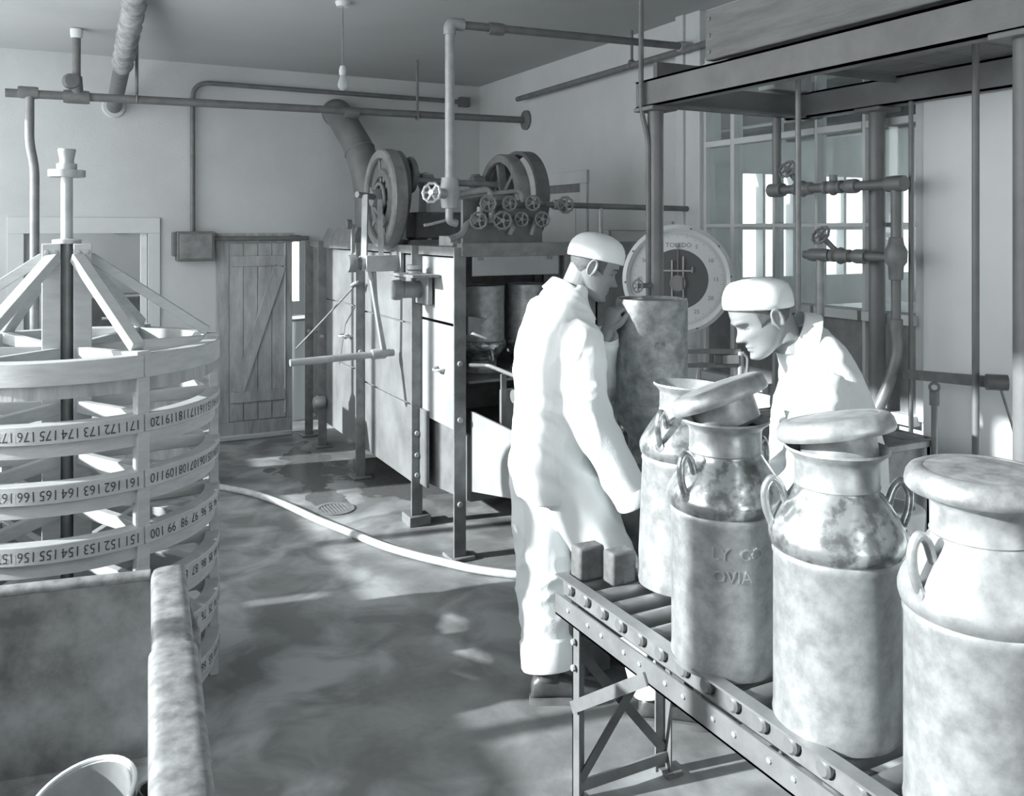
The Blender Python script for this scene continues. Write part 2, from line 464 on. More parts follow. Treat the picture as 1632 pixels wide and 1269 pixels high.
# door on the right wall behind the washer
p0, p1 = at_x(850, 300, XR), at_x(938, 300, XR)
ya, yb = p1.y, p0.y
d3 = sthing('door_3', (XR, (ya + yb) / 2, 0)); d3['label'] = 'painted panel door in the right wall behind the washer'
MB().box(XR - .022, XR, yb - .09, yb, 0, 2.12).build('casing', 'trim_paint', d3, bevel=.003)
MB().box(XR - .022, XR, ya, ya + .09, 0, 2.12).build('casing', 'trim_paint', d3, bevel=.003)
MB().box(XR - .026, XR, ya - .01, yb + .01, 2.12, 2.22).build('casing', 'trim_paint', d3, bevel=.003)
MB().box(XR - .008, XR - .001, ya + .09, yb - .09, 2.055, 2.12).build('transom_gap_shade', 'dark_iron', d3)  # solid dark strip painting in the shade of a gap over the leaf
for z0, z1 in ((.1, .75), (.85, 1.45), (1.55, 2.0)):
    MB().box(XR - .014, XR, ya + .17, yb - .17, z0, z1).build('panel', 'trim_paint', d3, bevel=.004)
MB().box(XR - .006, XR, ya + .09, yb - .09, 0, 2.055).build('leaf', 'wall_paint', d3)
# panelling left of the window
t = sthing('trim_3', (XR, 4.4, 0)); t['label'] = 'tall painted boards at the left edge of the inner window'
MB().box(XR - .05, XR, 4.30, 4.47, 0, ZC).build('pilaster', 'trim_paint', t, bevel=.004)
MB().box(XR - .07, XR, 4.44, 4.52, 0, ZC).build('pilaster', 'wall_paint', t, bevel=.006)
t = sthing('trim_4', (XR, 5.0, 0)); t['label'] = 'shallow painted frame on the right wall behind the scale'
for r in ((4.62, 5.42, 1.76, 1.82), (4.62, 4.68, .1, 1.76), (5.36, 5.42, .1, 1.76)):
    MB().box(XR - .02, XR, r[0], r[1], r[2], r[3]).build('board', 'trim_paint', t, bevel=.003)

t = sthing('trim_5', (XR, 2.1, 0)); t['label'] = 'smooth white wall pier right of the inner window'
MB().box(XR - .03, XR, 1.2, 2.735, 0, ZC).build('pier', 'pier_white', t, bevel=.004)
# inner window looking into the next room
w1 = sthing('window_1', (XR, 3.5, .87)); w1['label'] = 'multi-pane inner window looking into a bright neighbouring room'
ys = [2.76, 3.08, 3.39, 3.70, 4.04, 4.30]
zb = [.87, 1.34, 1.79, 2.29, 2.80]
for i, y in enumerate(ys):
    wd = .045 if i in (0, 5) else (.034 if i == 4 else .02)
    MB().box(XR - .02, XR + .05, y - wd / 2, y + wd / 2, .87, 2.80).build('mullion', 'trim_paint', w1, bevel=.003)
for i, z in enumerate(zb):
    ht = (.05, .05, .022, .036, .06)[i]
    for a, b in zip(ys, ys[1:]):
        MB().box(XR - .022 - (.03 if i in (1, 0) else 0), XR + .052, a + .011, b - .011, z - ht / 2, z + ht / 2).build('glazing_bar', 'trim_paint', w1, bevel=.003)
for a, b in zip(ys, ys[1:]):
    for j, (c, d) in enumerate(zip(zb, zb[1:])):
        if j == 0:
            MB().box(XR + .005, XR + .02, a, b, c, d).build('lower_panel', 'grey_iron', w1)
        else:
            MB().box(XR + .012, XR + .016, a, b, c, d).build('pane', 'glass', w1)
# next room: columns, beams, benches
for i, (x, y) in enumerate(((6.2, 1.6), (9.0, 4.0), (8.95, 6.9))):
    c = thing('building_column', 'square painted column beyond the inner window, ' + ('nearest the white pier', 'behind the valve pipes', 'farthest to the left')[i], 'column', (x, y, 0), 'columns in the next room')
    MB().box(x - .1, x + .1, y - .1, y + .1, 0, ZC).build('shaft', 'ceiling_paint', c, bevel=.01)
    MB().box(x - .14, x + .14, y - .14, y + .14, ZC - .2, ZC).build('capital', 'ceiling_paint', c, bevel=.01)
for i, x in enumerate((4.9, 6.4, 7.6)):
    o = MB().box(x - .07, x + .07, YF, YB, ZC - .55 + .1 * i, ZC - .3 + .1 * i)
    tag(o.build('ceiling_beam', 'steel_beam', bevel=.01), 'dark beam across the next room seen through the panes, ' + ('nearest', 'middle', 'farthest')[i] + ' one', 'beam', 'beams in the next room')
b = thing('work_bench', 'long grey bench beyond the inner window panes', 'bench', (7.9, 3, 0))
MB().box(7.4, 8.5, 1.5, 6.9, .86, .95).build('bench_top', 'galvanized', b)
for y in (1.6, 3.2, 5.0, 6.7): MB().box(7.45, 7.53, y, y + .08, 0, .86).build('leg', 'dark_iron', b)

# beyond the doorway on the left
b = thing('low_cabinet', 'dark low cabinet with a pale rail inside the left doorway', 'cabinet', (.45, 9.4, 0))
MB().box(.12, 1.0, 9.2, 9.7, 0, 1.12).build('body', 'black_iron', b, bevel=.01)
MB().cyl((.38, 9.16, .92), (.75, 9.16, .92), .014).build('rail', 'enamel', b)
MB().box(-.15, .9, 9.9, 9.92, 0, ZC).build('back_board', 'wall_paint', b)
tag(MB().box(.52, .66, 9.86, 9.9, 1.72, 1.84).build('wall_switch', 'dark_iron'), 'small dark square plate high inside the left doorway', 'plate')
def blobby(name, c, r, m, lab, cat, seed, sq=(1, 1, 1)):
    bm = bmesh.new(); bmesh.ops.create_icosphere(bm, subdivisions=4, radius=1)
    for v in bm.verts:
        n = noise.noise(v.co * 1.9 + V((seed, 0, 0))) * .35 + noise.noise(v.co * 5 + V((seed, 3, 0))) * .12
        p = v.co * (1 + n); v.co = V((p.x * r * sq[0], p.y * r * sq[1], max(p.z, -.75) * r * sq[2]))
    zmin = min(v.co.z for v in bm.verts)
    for v in bm.verts: v.co.z -= zmin
    me = bpy.data.meshes.new(name); bm.to_mesh(me); bm.free()
    o = link(name, me, m, None, c, True, 0, 180); return tag(o, lab, cat)
tag(MB().box(.02, .86, 6.15, 6.75, .0, .86).build('packing_crate', 'grey_wood', bevel=.008), 'low wooden crate under the sacks behind the reel', 'crate')
blobby('feed_sack', (.64, 6.45, .86), .17, 'sack', 'crumpled pale sack lying on the crate behind the reel', 'sack', 2.0, (1.2, 1, .6))
blobby('feed_sack', (.22, 6.45, .86), .14, 'sack', 'smaller crumpled sack beside the reel hub', 'sack', 8.0, (1.1, 1, .7))
d = thing('storage_drum', 'white drum glimpsed through the gap beside the plank door', 'drum', (1.98, 8.3, 0))
MB().lathe([(0, 0), (.2, 0), (.21, .02), (.21, .9), (.2, .93), (0, .93)], (1.98, 8.3, 0)).build('barrel', 'enamel', d)
MB().torus((1.98, 8.3, .93), (0, 0, 1), .2, .012).build('rim', 'dark_iron', d)

# ------------------------------------------------------------------ overhead pipes and wiring
def coupling(mb, c, ax, r, l):
    c = V(c); a = V(ax).normalized()
    return mb.lathe([(r * .8, 0), (r * 1.25, .0), (r * 1.35, l * .15), (r * 1.35, l * .85), (r * 1.25, l), (r * .8, l)], c - a * (l / 2), a, 18)
def handwheel(c, ax, R, m, parent, name='handwheel', spokes=5, wob=None, r=None):
    mb = MB(); u, v, a = frame(ax); c = V(c); r = r or R * .16
    mb.torus(c, ax, R, r, 30, 8, wob=R * .05 if wob is None else wob, wn=10)
    for k in range(spokes):
        t = 2 * math.pi * k / spokes
        mb.tube([c, c + u * (R * math.cos(t)) + v * (R * math.sin(t))], r * .8, 6)
    mb.lathe([(0, -R * .25), (R * .28, -R * .25), (R * .28, R * .25), (0, R * .25)], c, ax, 12)
    return mb.build(name, m, parent)

YP = 6.65; ZP = 2.685
op = thing('overhead_pipe', 'long dark pipe crossing the back of the room below the ceiling', 'pipe', (1.6, YP, ZP))
MB().cyl((-.3, YP, ZP - .02), (XR - .01, YP, ZP + .02), .029).build('pipe', 'pipe_dark', op)
MB().lathe([(0, 0), (.085, 0), (.085, .02), (.05, .035), (0, .035)], (XR, YP, ZP + .02), (-1, 0, 0), 20).build('flange', 'pipe_dark', op)
for px in (45, 560): coupling(MB(), (at_y(px, 160, YP).x, YP, ZP - .01), (1, 0, 0), .03, .12).build('coupling', 'pipe_dark', op)
x = at_y(122, 150, YP).x
mb = MB(); coupling(mb, (x, YP, ZP - .02), (1, 0, 0), .034, .16); mb.cyl((x, YP, ZP - .02), (x, YP, ZP + .12), .045, .035)
mb.lathe([(0, -.05), (.045, -.045), (.055, 0), (.045, .045), (0, .05)], (x - .035, YP - .02, ZP + .08), (.2, -1, 0)); mb.build('tee_valve', 'pipe_dark', op)
MB().cyl((x, YP, ZP + .1), (x, YP, ZC - .05), .026).build('riser', 'pipe_dark', op)
MB().lathe([(0, 0), (.035, 0), (.04, .03), (.04, .06), (0, .06)], (x, YP, ZC - .065)).build('ceiling_cap', 'white_paint', op)
for px in (218, 665):
    x = at_y(px, 160, YP).x
    mb = MB().cyl((x, YP, ZP + .03), (x, YP, ZC), .011, n=8); mb.torus((x, YP, ZP), (1, 0, 0), .034, .008, 18, 6); mb.build('hanger', 'pipe_dark', op)
x = at_y(47, 150, YP).x
MB().tube(fillet([(x, YP, ZP - .02), (x, YP, ZP - .35), (x + .03, YP, ZP - .5), (x + .03, YP, .0)], .12), .03).build('drop_pipe', 'grey_iron', op)

pw = thing('wrapped_pipe', 'thick lagged pipe slanting from the ceiling to the back wall', 'pipe', at_y(182, 172, YB))
e0 = at_y(182, 170, YB - .02); e1 = at_z(216, -4, ZC - .03)
dv = (e1 - e0)
MB().cyl(e0, e0 + dv * .52, .055).build('bare_end', 'pipe_dark', pw)
mb = MB(); pts = [e0 + dv * t for t in np.linspace(.45, 1.06, 26)]
mb.tube(pts, [.066 + .007 * math.sin(i * 1.9) for i in range(26)], 14); mb.build('lagging', 'pipe_wrap', pw)
MB().lathe([(0, 0), (.09, 0), (.08, .03), (0, .03)], (e0.x, YB, e0.z), (0, -1, 0), 20).build('wall_collar', 'wall_paint', pw)

sb = thing('switch_box', 'dark metal switch box on the back wall left of the plank door', 'box', at_y(306, 415, YB))
a, b = at_y(279, 416, YB), at_y(338, 369, YB)
MB().box(a.x, b.x, YB - .14, YB, a.z, b.z).build('case', 'black_iron', sb, bevel=.006)
a2 = at_y(273, 408, YB); MB().box(a2.x, a.x, YB - .1, YB, a2.z, b.z - .005).build('lever_housing', 'black_iron', sb, bevel=.004)
MB().box(a.x + .02, b.x - .02, YB - .148, YB - .14, a.z + .02, b.z - .02).build('cover', 'dark_iron', sb, bevel=.003)
cd = thing('electrical_conduit', 'bent conduit rising from the switch box and running under the ceiling', 'conduit', at_y(307, 360, YB))
q = [at_y(307, 370, YB - .04), at_y(306, 128, YB - .04), at_y(330, 124, YB - .04), at_y(735, 147, YB - .04)]
q[1] = V((q[0].x, YB - .04, 2.97)); q[2] = V((q[0].x + .3, YB - .04, 2.97)); q[3] = V((q[3].x, YB - .04, 2.965))
MB().tube(fillet([q[0], q[1], q[3]], .14, 8), .02).build('riser_and_run', 'pipe_dark', cd)
MB().cbox(q[3] + V((.03, 0, 0)), .1, .07, .09).build('junction_box', 'black_iron', cd, bevel=.004)
q0, q1 = at_y(338, 381, YB - .06), at_y(492, 381, YB - .06)
cd2 = thing('low_conduit', 'straight dark conduit from the switch box over the plank door', 'conduit', q0)
MB().cyl(V((b.x, YB - .06, 1.69)), V((q1.x, YB - .06, 1.69)), .02).build('pipe', 'pipe_dark', cd2)
coupling(MB(), (q1.x - .12, YB - .06, 1.69), (1, 0, 0), .02, .1).build('coupling', 'pipe_dark', cd2)

Zb = 5.26
lb = thing('pendant_bulb', 'bare light bulb hanging on a cord from the ceiling', 'light bulb', at_d(546, 60, Zb))
c = at_d(546, 10, Zb); bz = at_d(546, 128, Zb).z
MB().lathe([(0, 0), (.035, 0), (.045, .025), (.045, .03), (0, .03)], (c.x, c.y, ZC - .03)).build('rosette', 'white_paint', lb)
MB().cyl((c.x, c.y, bz + .06), (c.x, c.y, ZC - .02), .004, n=6).build('cord', 'dark_iron', lb)
MB().lathe([(0, 0), (.02, 0), (.022, .03), (.015, .055), (0, .06)], (c.x, c.y, bz + .03), n=16).build('socket', 'enamel', lb)
MB().lathe([(0, -.062), (.012, -.06), (.026, -.045), (.03, -.028), (.025, -.005), (.016, .02), (.014, .035), (0, .035)], (c.x, c.y, bz), n=20).build('glass', 'bulb_glass', lb)

# steam pipe up from the washer and across to the right wall
XS, YS, ZS = 1.895, 4.39, 2.885
st = thing('steam_pipe', 'pale vertical steam pipe with an elbow and a run to the right wall', 'pipe', (XS, YS, 1.9))
MB().cyl((XS, YS, 1.98), (XS, YS, ZS - .03), .026).build('riser', 'pipe_light', st)
MB().tube(fillet([(XS, YS, ZS - .06), (XS, YS, ZS), (XS + .08, YS, ZS)], .05), .034).build('elbow', 'pipe_light', st)
MB().cyl((XS + .06, YS, ZS), (XR, YS, ZS + .03), .023).build('run', 'pipe_dark', st)
coupling(MB(), (XS + .28, YS, ZS), (1, 0, 0), .026, .09).build('coupling', 'pipe_dark', st)
mb = MB(); coupling(mb, (XR - .09, YS, ZS + .025), (1, 0, 0), .026, .1); mb.build('union', 'pipe_light', st)
wp = thing('wall_pipe', 'dark pipe running along the top of the right wall', 'pipe', (3.5, 6, 2.89))
MB().cyl((3.5, 3.2, 2.90), (3.5, YP, 2.88), .022).build('pipe', 'pipe_dark', wp)
for px in (1007,):
    p = at_x(px, 100, 3.5); mb = MB().cyl((3.5, p.y, 2.9), (3.5, p.y, ZC), .01, n=8); mb.torus((3.5, p.y, 2.9), (0, 1, 0), .028, .007, 16, 6); mb.build('hanger', 'pipe_dark', wp)

# ------------------------------------------------------------------ can washer
X0, X1, Y0, Y1, ZT = 1.93, 2.78, 4.29, 7.45, 1.67
cw = thing('can_washer', 'long steel can washing machine with flywheels and a row of valves on top', 'washing machine', (2.3, 5.6, 0))
LEGY = (4.29, 4.92, 6.02, 7.02, 7.45)
def angle_leg(x, y, sx, sy, z0=0.0, z1=ZT, wd=.066, th=.012):
    mb = MB(); mb.box(min(x, x + sx * wd), max(x, x + sx * wd), min(y, y + sy * th), max(y, y + sy * th), z0, z1)
    mb.box(min(x, x + sx * th), max(x, x + sx * th), min(y, y + sy * wd), max(y, y + sy * wd), z0, z1); return mb
for i, y in enumerate(LEGY):
    l = MB().box(X0 - .052, X0 + .016, y, y + .012, 0, ZT).box(X0 + .002, X0 + .014, y + .012, y + .07, 0, ZT); l.build('leg', 'dark_iron', cw)
    fz = (.02, .06, .015, .015, .015)[i]
    MB().box(X0 - .075, X0 + .06, y - .03, y + .11, 0, fz).build('foot', 'grey_iron' if i == 1 else 'dark_iron', cw, bevel=.004)
    for z in (.3, .75, 1.05) if i == 0 else ((.55, .42, .3) if i == 1 else (.9,)):
        MB().lathe([(0, 0), (.016, 0), (.014, .012), (0, .016)], (X0 - .02, y, z), (0, -1, 0), 10).build('bolt', 'pipe_light', cw)
    angle_leg(X1, y, -1, 1).build('leg', 'dark_iron', cw)
MB().box(X0 - .012, X0 + .05, Y0, Y1 + .06, ZT - .05, ZT).build('side_beam', 'dark_iron', cw)
MB().box(X1 - .05, X1 + .01, Y0, Y1 + .06, ZT - .05, ZT).build('side_beam', 'dark_iron', cw)
MB().box(X0 - .012, 3.3, Y0 - .01, Y0 + .06, ZT - .05, ZT + .025).build('front_beam', 'dark_iron', cw, bevel=.004)
MB().box(X0 + .05, X1 - .05, Y0 + .06, Y1 + .06, ZT - .02, ZT).build('top_plate', 'grey_iron', cw)
# side panels
for y0, y1, zs_, m in ((4.36, 4.92, ((.66, 1.23), (1.245, 1.61)), 'panel_light'), (4.99, 6.02, ((.21, .68), (.69, 1.18), (1.19, 1.61)), 'panel_steel'), (6.09, 7.02, ((.2, .74), (.75, 1.2), (1.21, 1.61)), 'panel_steel'), (7.09, 7.44, ((.2, .9), (.91, 1.61)), 'dark_iron')):
    for z0, z1 in zs_:
        MB().box(X0 + .012, X0 + .022, y0, y1, z0, z1).build('side_panel', m, cw, bevel=.003)
for y, z in ((4.62, .98), (5.45, .98), (6.5, .97), (6.35, .98)):
    MB().tube(fillet([(X0 + .015, y - .05, z), (X0 - .03, y - .03, z - .01), (X0 - .03, y + .03, z - .01), (X0 + .015, y + .05, z)], .02), .008, 8).build('handle', 'galvanized', cw)
# inner tank body and lower sump
MB().box(X0 + .03, X1 - .02, 4.95, Y1, .25, 1.6).build('inner_tank', 'dark_iron', cw)
MB().poly([(X0 + .05, 4.30, .3), (X0 + .05, 4.95, .24), (X0 + .05, 4.95, .66), (X0 + .05, 4.30, .66)], (.7, 0, 0)).build('sump', 'grey_iron', cw)
MB().box(X0 - .004, X0 + .012, 4.80, 4.98, .25, .70).build('splice_plate', 'grey_iron', cw)
# front apron, shelf and back of the loading bay
MB().box(1.985, 2.52, Y0 - .004, Y0 + .012, 1.515, 1.625).build('front_apron', 'panel_light', cw, bevel=.004)
for x in (2.03, 2.46): MB().box(x - .015, x + .015, Y0 - .012, Y0 - .002, 1.60, 1.63).build('clip', 'dark_iron', cw)
MB().box(2.56, 2.60, Y0, Y0 + .05, 0, ZT - .05).build('front_post', 'grey_iron', cw)
MB().box(2.6, 3.25, Y0 + .02, Y0 + .05, .3, 1.6).build('end_panel', 'panel_steel', cw)
MB().box(X0 + .05, X1 - .05, Y0 + .04, 4.95, .93, .945).build('loading_shelf', 'dark_iron', cw)
a = at_y(740, 505, Y0); MB().poly([(1.96, Y0 - .01, 1.30), (2.07, Y0 - .01, 1.285), (1.96, Y0 - .01, 1.20)], (0, .1, 0)).build('gusset', 'grey_iron', cw)
# infeed trough towards the room
MB().poly([(1.975, 4.29, .79), (1.975, 3.45, .775), (1.975, 3.45, .52), (1.975, 4.29, .36)], (.012, 0, 0)).build('trough_side', 'panel_light', cw)
MB().poly([(2.45, 4.29, .79), (2.45, 3.45, .775), (2.45, 3.45, .52), (2.45, 4.29, .36)], (.012, 0, 0)).build('trough_side', 'panel_light', cw)
MB().poly([(1.98, 4.29, .36), (1.98, 3.45, .52), (2.46, 3.45, .52), (2.46, 4.29, .36)], (0, 0, .01)).build('trough_floor', 'grey_iron', cw)
MB().poly([(1.98, 3.45, .52), (2.46, 3.45, .52), (2.46, 3.45, .775), (1.98, 3.45, .775)], (0, .012, 0)).build('trough_end', 'panel_light', cw)
MB().tube(fillet([(1.96, 4.28, 1.04), (2.05, 4.22, 1.04), (2.05, 3.48, 1.01)], .03), .011, 8).build('guide_rail', 'grey_iron', cw)
MB().tube(fillet([(2.5, 4.28, 1.04), (2.46, 4.2, 1.045), (2.46, 3.48, 1.01)], .03), .011, 8).build('guide_rail', 'grey_iron', cw)
for y in (4.05, 3.6):
    for x in (2.05, 2.46): MB().bar((x, y, .7), (x, y, 1.02), .03, .012, up=(0, 1, 0)).build('rail_post', 'grey_iron', cw)
for i, (y, x) in enumerate(((4.15, 2.12), (3.95, 2.1), (4.1, 2.3), (3.75, 2.12))):
    MB().box(x - .04, x + .04, y - .006, y + .006, .62, .92).build('carrier_plate', 'grey_iron', cw)
MB().cyl((2.08, 4.0, .91), (2.44, 4.0, .91), .035).build('carrier_roller', 'grey_iron', cw)
MB().lathe([(0, 0), (.03, 0), (.03, .03), (.02, .05), (.02, .09), (0, .09)], (2.05, 3.72, .36), (0, 0, 1), 12).build('drain_cock', 'pipe_light', cw)
MB().cyl((2.05, 3.72, .42), (2.05, 3.72, .55), .012).build('drain_pipe', 'pipe_light', cw)
# small round fitting at the back leg, oil cup and gear housing on the front bay
MB().lathe([(0, 0), (.045, 0), (.05, .02), (.05, .07), (.04, .09), (0, .09)], (X0, 7.02, .37), (-1, 0, 0), 18).build('plug', 'galvanized', cw)
g = MB().lathe([(0, 0), (.055, 0), (.06, .02), (.06, .05), (.05, .06), (.05, .2), (0, .2)], (X0 - .2, 4.85, 1.415), (1, 0, 0), 24).build('gear_housing', 'grey_iron', cw)
MB().box(X0 - .03, X0 + .0, 4.72, 4.92, 1.33, 1.50).build('housing_flange', 'grey_iron', cw, bevel=.004)
MB().box(X0 - .16, X0, 4.62, 4.95, 1.495, 1.51).build('cover_plate', 'dark_iron', cw)
MB().lathe([(0, 0), (.03, 0), (.03, .015), (.045, .025), (.045, .05), (0, .055)], (X0 - .08, 4.82, 1.51), n=18).build('oil_cup', 'galvanized', cw)
# crank gear on the side
YW = 5.3
MB().lathe([(0, 0), (.05, 0), (.055, .01), (.055, .05), (.035, .06), (.035, .085), (0, .085)], (1.60, YW, 1.555), (1, 0, 0), 20).build('crank_collar', 'grey_iron', cw)
MB().lathe([(0, 0), (.048, 0), (.05, .02), (.04, .03), (.04, .24), (.05, .25), (0, .25)], (1.68, YW, 1.555), (1, 0, 0), 20).build('crank_boss', 'galvanized', cw)
MB().box(1.70, 1.93, YW - .07, YW - .05, 1.505, 1.605).build('boss_rib', 'galvanized', cw, bevel=.003)
MB().box(1.91, 1.935, YW - .1, YW + .1, 1.47, 1.63).build('boss_flange', 'grey_iron', cw, bevel=.004)
MB().bar((1.80, YW - .05, 1.58), (1.815, YW + .02, 1.955), .03, .025).build('crank_rod', 'galvanized', cw)
MB().bar((1.70, YW - .02, 1.58), (1.715, YW, 1.985), .035, .025).build('crank_rod', 'galvanized', cw)
MB().cyl((1.66, YW, 1.985), (1.87, 5.4, 1.965), .02).build('crank_pin', 'grey_iron', cw)
MB().tube(fillet([(1.77, YW, 1.5), (1.78, YW, 1.3), (1.84, YW, 1.0)], .1), .016, 8).build('lever', 'galvanized', cw)
MB().bar((1.74, YW, 1.52), (1.83, YW, .98), .04, .014).build('lever', 'galvanized', cw)
mb = MB().cyl((1.245, YW, .965), (1.90, YW, .985), .022); mb.build('outlet_pipe', 'pipe_light', cw)
coupling(MB(), (1.80, YW, .983), (1, 0, 0), .024, .09).build('coupling', 'pipe_light', cw)
MB().tube([at_x(572, 448, 1.88), at_x(520, 505, 1.8), at_x(472, 556, 1.62)], .007, 8).build('brace_rod', 'dark_iron', cw)
MB().lathe([(0, 0), (.018, 0), (.018, .05), (0, .05)], at_x(570, 450, 1.88), (-.6, .6, -.5), 10).build('brace_nut', 'dark_iron', cw)
MB().bar((1.67, YW + .12, 1.62), (1.67, YW + .12, 1.80), .03, .02).build('stop_arm', 'grey_iron', cw)
MB().lathe([(0, 0), (.03, 0), (.03, .03), (0, .03)], (1.66, YW + .12, 1.80), (-1, 0, 0), 12).build('stop_knob', 'black_iron', cw)
# flywheels
def flywheel(c, R, par, big=True):
    c = V(c)
    mb = MB().lathe([(R * .80, 0), (R * .82, -.012), (R * .97, -.012), (R, 0), (R, .07), (R * .97, .08), (R * .80, .08), (R * .80, 0)], c, (1, 0, 0), 56)
    wl = mb.build('flywheel_rim', 'dark_iron', par)
    mb = MB().lathe([(R * .80, .02), (R * .62, .015), (R * .58, 0), (R * .45, 0), (R * .42, .02), (R * .42, .05), (R * .80, .06)] if big else [(R * .80, .03), (R * .78, .03), (R * .78, .05), (R * .80, .05)], c, (1, 0, 0), 56)
    mb.build('flywheel_web', 'black_iron' if big else 'dark_iron', wl)
    mb = MB()
    for k in range(6):
        t = 2 * math.pi * k / 6 + .3
        e = V((0, math.cos(t), math.sin(t)))
        mb = MB().bar(c + V((.035, 0, 0)) + e * R * .15, c + V((.035, 0, 0)) + e * R * .84, .03, .05, up=(1, 0, 0)); mb.build('spoke', 'dark_iron', wl)
    MB().lathe([(0, -.06), (R * .16, -.06), (R * .2, -.02), (R * .2, .1), (0, .1)], c, (1, 0, 0), 24).build('hub', 'grey_iron', wl)
    if big: MB().torus(c + V((-.005, 0, 0)), (1, 0, 0), R * .3, .012, 32, 8).build('hub_ring', 'grey_iron', wl)
    return wl
flywheel((1.845, 5.4, 1.965), .32, cw)
mb = MB().lathe([(.24, 0), (.26, 0), (.26, .04), (.24, .04), (.24, 0)], (1.93, 5.42, 2.02), (1, 0, 0), 40); mb.build('belt_pulley', 'black_iron', cw)
MB().lathe([(0, .01), (.24, .01), (.24, .03), (0, .03)], (1.93, 5.42, 2.02), (1, 0, 0), 40).build('pulley_web', 'black_iron', cw)
flywheel((2.60, 5.2, 1.965), .30, cw, False)
mb = MB().lathe([(.285, 0), (.31, 0), (.31, .09), (.285, .09), (.285, 0)], (2.72, 5.2, 1.98), (1, 0, 0), 40); mb.build('belt_pulley', 'black_iron', cw)
MB().cyl((1.85, 5.35, 2.09), (2.75, 5.25, 2.06), .022).build('drive_shaft', 'dark_iron', cw)
# pedestal with small pulley
for x in (2.13, 2.50):
    MB().poly([(x, 5.30, 1.67), (x, 5.5, 1.67), (x, 5.43, 2.14), (x, 5.35, 2.14)], (.035, 0, 0)).build('pedestal', 'galvanized' if x < 2.3 else 'grey_iron', cw, bevel=.006)
    MB().lathe([(0, 0), (.05, 0), (.05, .08), (0, .08)], (x - .02, 5.37, 2.08), (1, 0, 0), 18).build('bearing', 'grey_iron', cw)
mb = MB().torus((2.04, 5.38, 2.12), (1, 0, 0), .1, .022, 30, 10)
for k in range(4):
    t = k * math.pi / 2 + .4; mb.tube([(2.04, 5.38, 2.12), (2.04, 5.38 + .1 * math.cos(t), 2.12 + .1 * math.sin(t))], .014, 8)
mb.lathe([(0, -.03), (.03, -.03), (.03, .06), (0, .06)], (2.04, 5.38, 2.12), (1, 0, 0), 14); mb.build('small_pulley', 'dark_iron', cw)
MB().box(2.0, 2.55, 5.25, 5.55, 1.67, 1.70).build('bed_plate', 'grey_iron', cw)
MB().box(2.05, 2.4, 5.3, 5.5, 1.70, 1.88).build('gearbox', 'black_iron', cw, bevel=.02)
MB().box(1.98, 2.2, 4.55, 4.75, 1.67, 1.73).build('spacer_block', 'galvanized', cw, bevel=.005)
# hood and duct
MB().poly([(1.92, 6.25, 1.67), (1.92, 7.1, 1.67), (1.98, 7.1, 1.78), (1.98, 6.3, 1.78)], (.7, 0, 0)).build('hood', 'dark_iron', cw)
dc = thing('exhaust_duct', 'bent grey sheet metal duct rising from the washer to the back wall', 'duct', (2.3, 6.8, 1.75))
c0, c1, c2, c3 = V((2.42, 6.85, 1.75)), V((2.31, 6.85, 2.3)), V((2.14, 6.88, 2.6)), V((2.10, 7.05, 2.76))
pts = spline([V((2.31, 6.93, 1.70)), V((2.30, 6.98, 2.1)), V((2.255, 7.12, 2.42)), V((2.20, 7.28, 2.62)), V((2.18, 7.42, 2.74)), V((2.18, 7.52, 2.785)), V((2.18, YB - .008, 2.79))], 5)
MB().tube(pts, [.15 - .03 * min(1, i / 12) for i in range(len(pts))], 28).build('pipe', 'steel_beam', dc)
MB().torus((2.255, 7.12, 2.42), (-.2, .5, .85), .127, .006, 32, 6).build('seam', 'grey_iron', dc)

# valves and manifold on the washer
YM = 4.42
a, b = at_y(735, 379, 4.52), at_y(862, 320, 4.52)
MB().box(a.x, b.x, 4.50, 4.53, ZT + .02, b.z).build('valve_board', 'grey_iron', cw, bevel=.004)
def valve(px, py, R=.033, m='dark_iron', tail=.05, ax=(-.3, -1, .05)):
    c = at_y(px, py, YM - .05); a = V(ax).normalized()
    mb = MB().lathe([(0, 0), (.028, .005), (.034, .03), (.026, .055), (.016, .06), (.012, .085), (0, .085)], c + a * -.075, a, 16)
    vb = mb.build('valve_body', m, cw)
    handwheel(c + a * .02, a, R, m, vb)
for px, py, R in ((777, 325, .042), (811, 325, .038), (848, 324, .04), (762, 352, .044), (800, 352, .048), (830, 350, .038), (863, 350, .040)):
    valve(px, py, R)
valve(900, 327, .044)
handwheel(at_y(688, 307, YM - .12), (-.75, -.65, .1), .05, 'bright_metal', cw, spokes=6)
p = at_y(716, 310, YM); mb = MB().lathe([(0, -.08), (.045, -.075), (.05, -.03), (.06, 0), (.05, .05), (.045, .09), (0, .09)], (XS, YS, p.z), n=20)
mb.tube([(XS, YS, p.z), at_y(692, 307, YM - .1)], .028, 12); mb.build('main_valve', 'pipe_light', cw)
def mpipe(pts, r, m='pipe_light', Y=YM, f=.04):
    q = [at_y(px, py, Y + (dy if isinstance(dy, (int, float)) else 0)) for px, py, dy in pts]
    return MB().tube(fillet(q, f), r, 12).build('pipe', m, cw)
mpipe([(726, 311, 0), (778, 302, 0), (782, 318, 0), (784, 355, 0)], .02)
mpipe([(728, 315, .02), (828, 304, .02), (834, 322, .02)], .013)
mpipe([(728, 315, .05), (748, 315, .05), (780, 314, .05)], .011)
mpipe([(716, 325, -.03), (716, 353, -.03), (728, 356, -.03)], .022)
mpipe([(716, 350, 0), (684, 358, 0), (676, 359, 0)], .008)
mpipe([(762, 352, .0), (745, 355, 0), (737, 374, -.04), (714, 383, -.1)], .019)
mpipe([(766, 330, .02), (765, 345, .02), (768, 352, .02), (800, 354, .02), (806, 354, .02)], .02)
mpipe([(818, 352, .02), (818, 362, .02), (812, 375, .02)], .014)
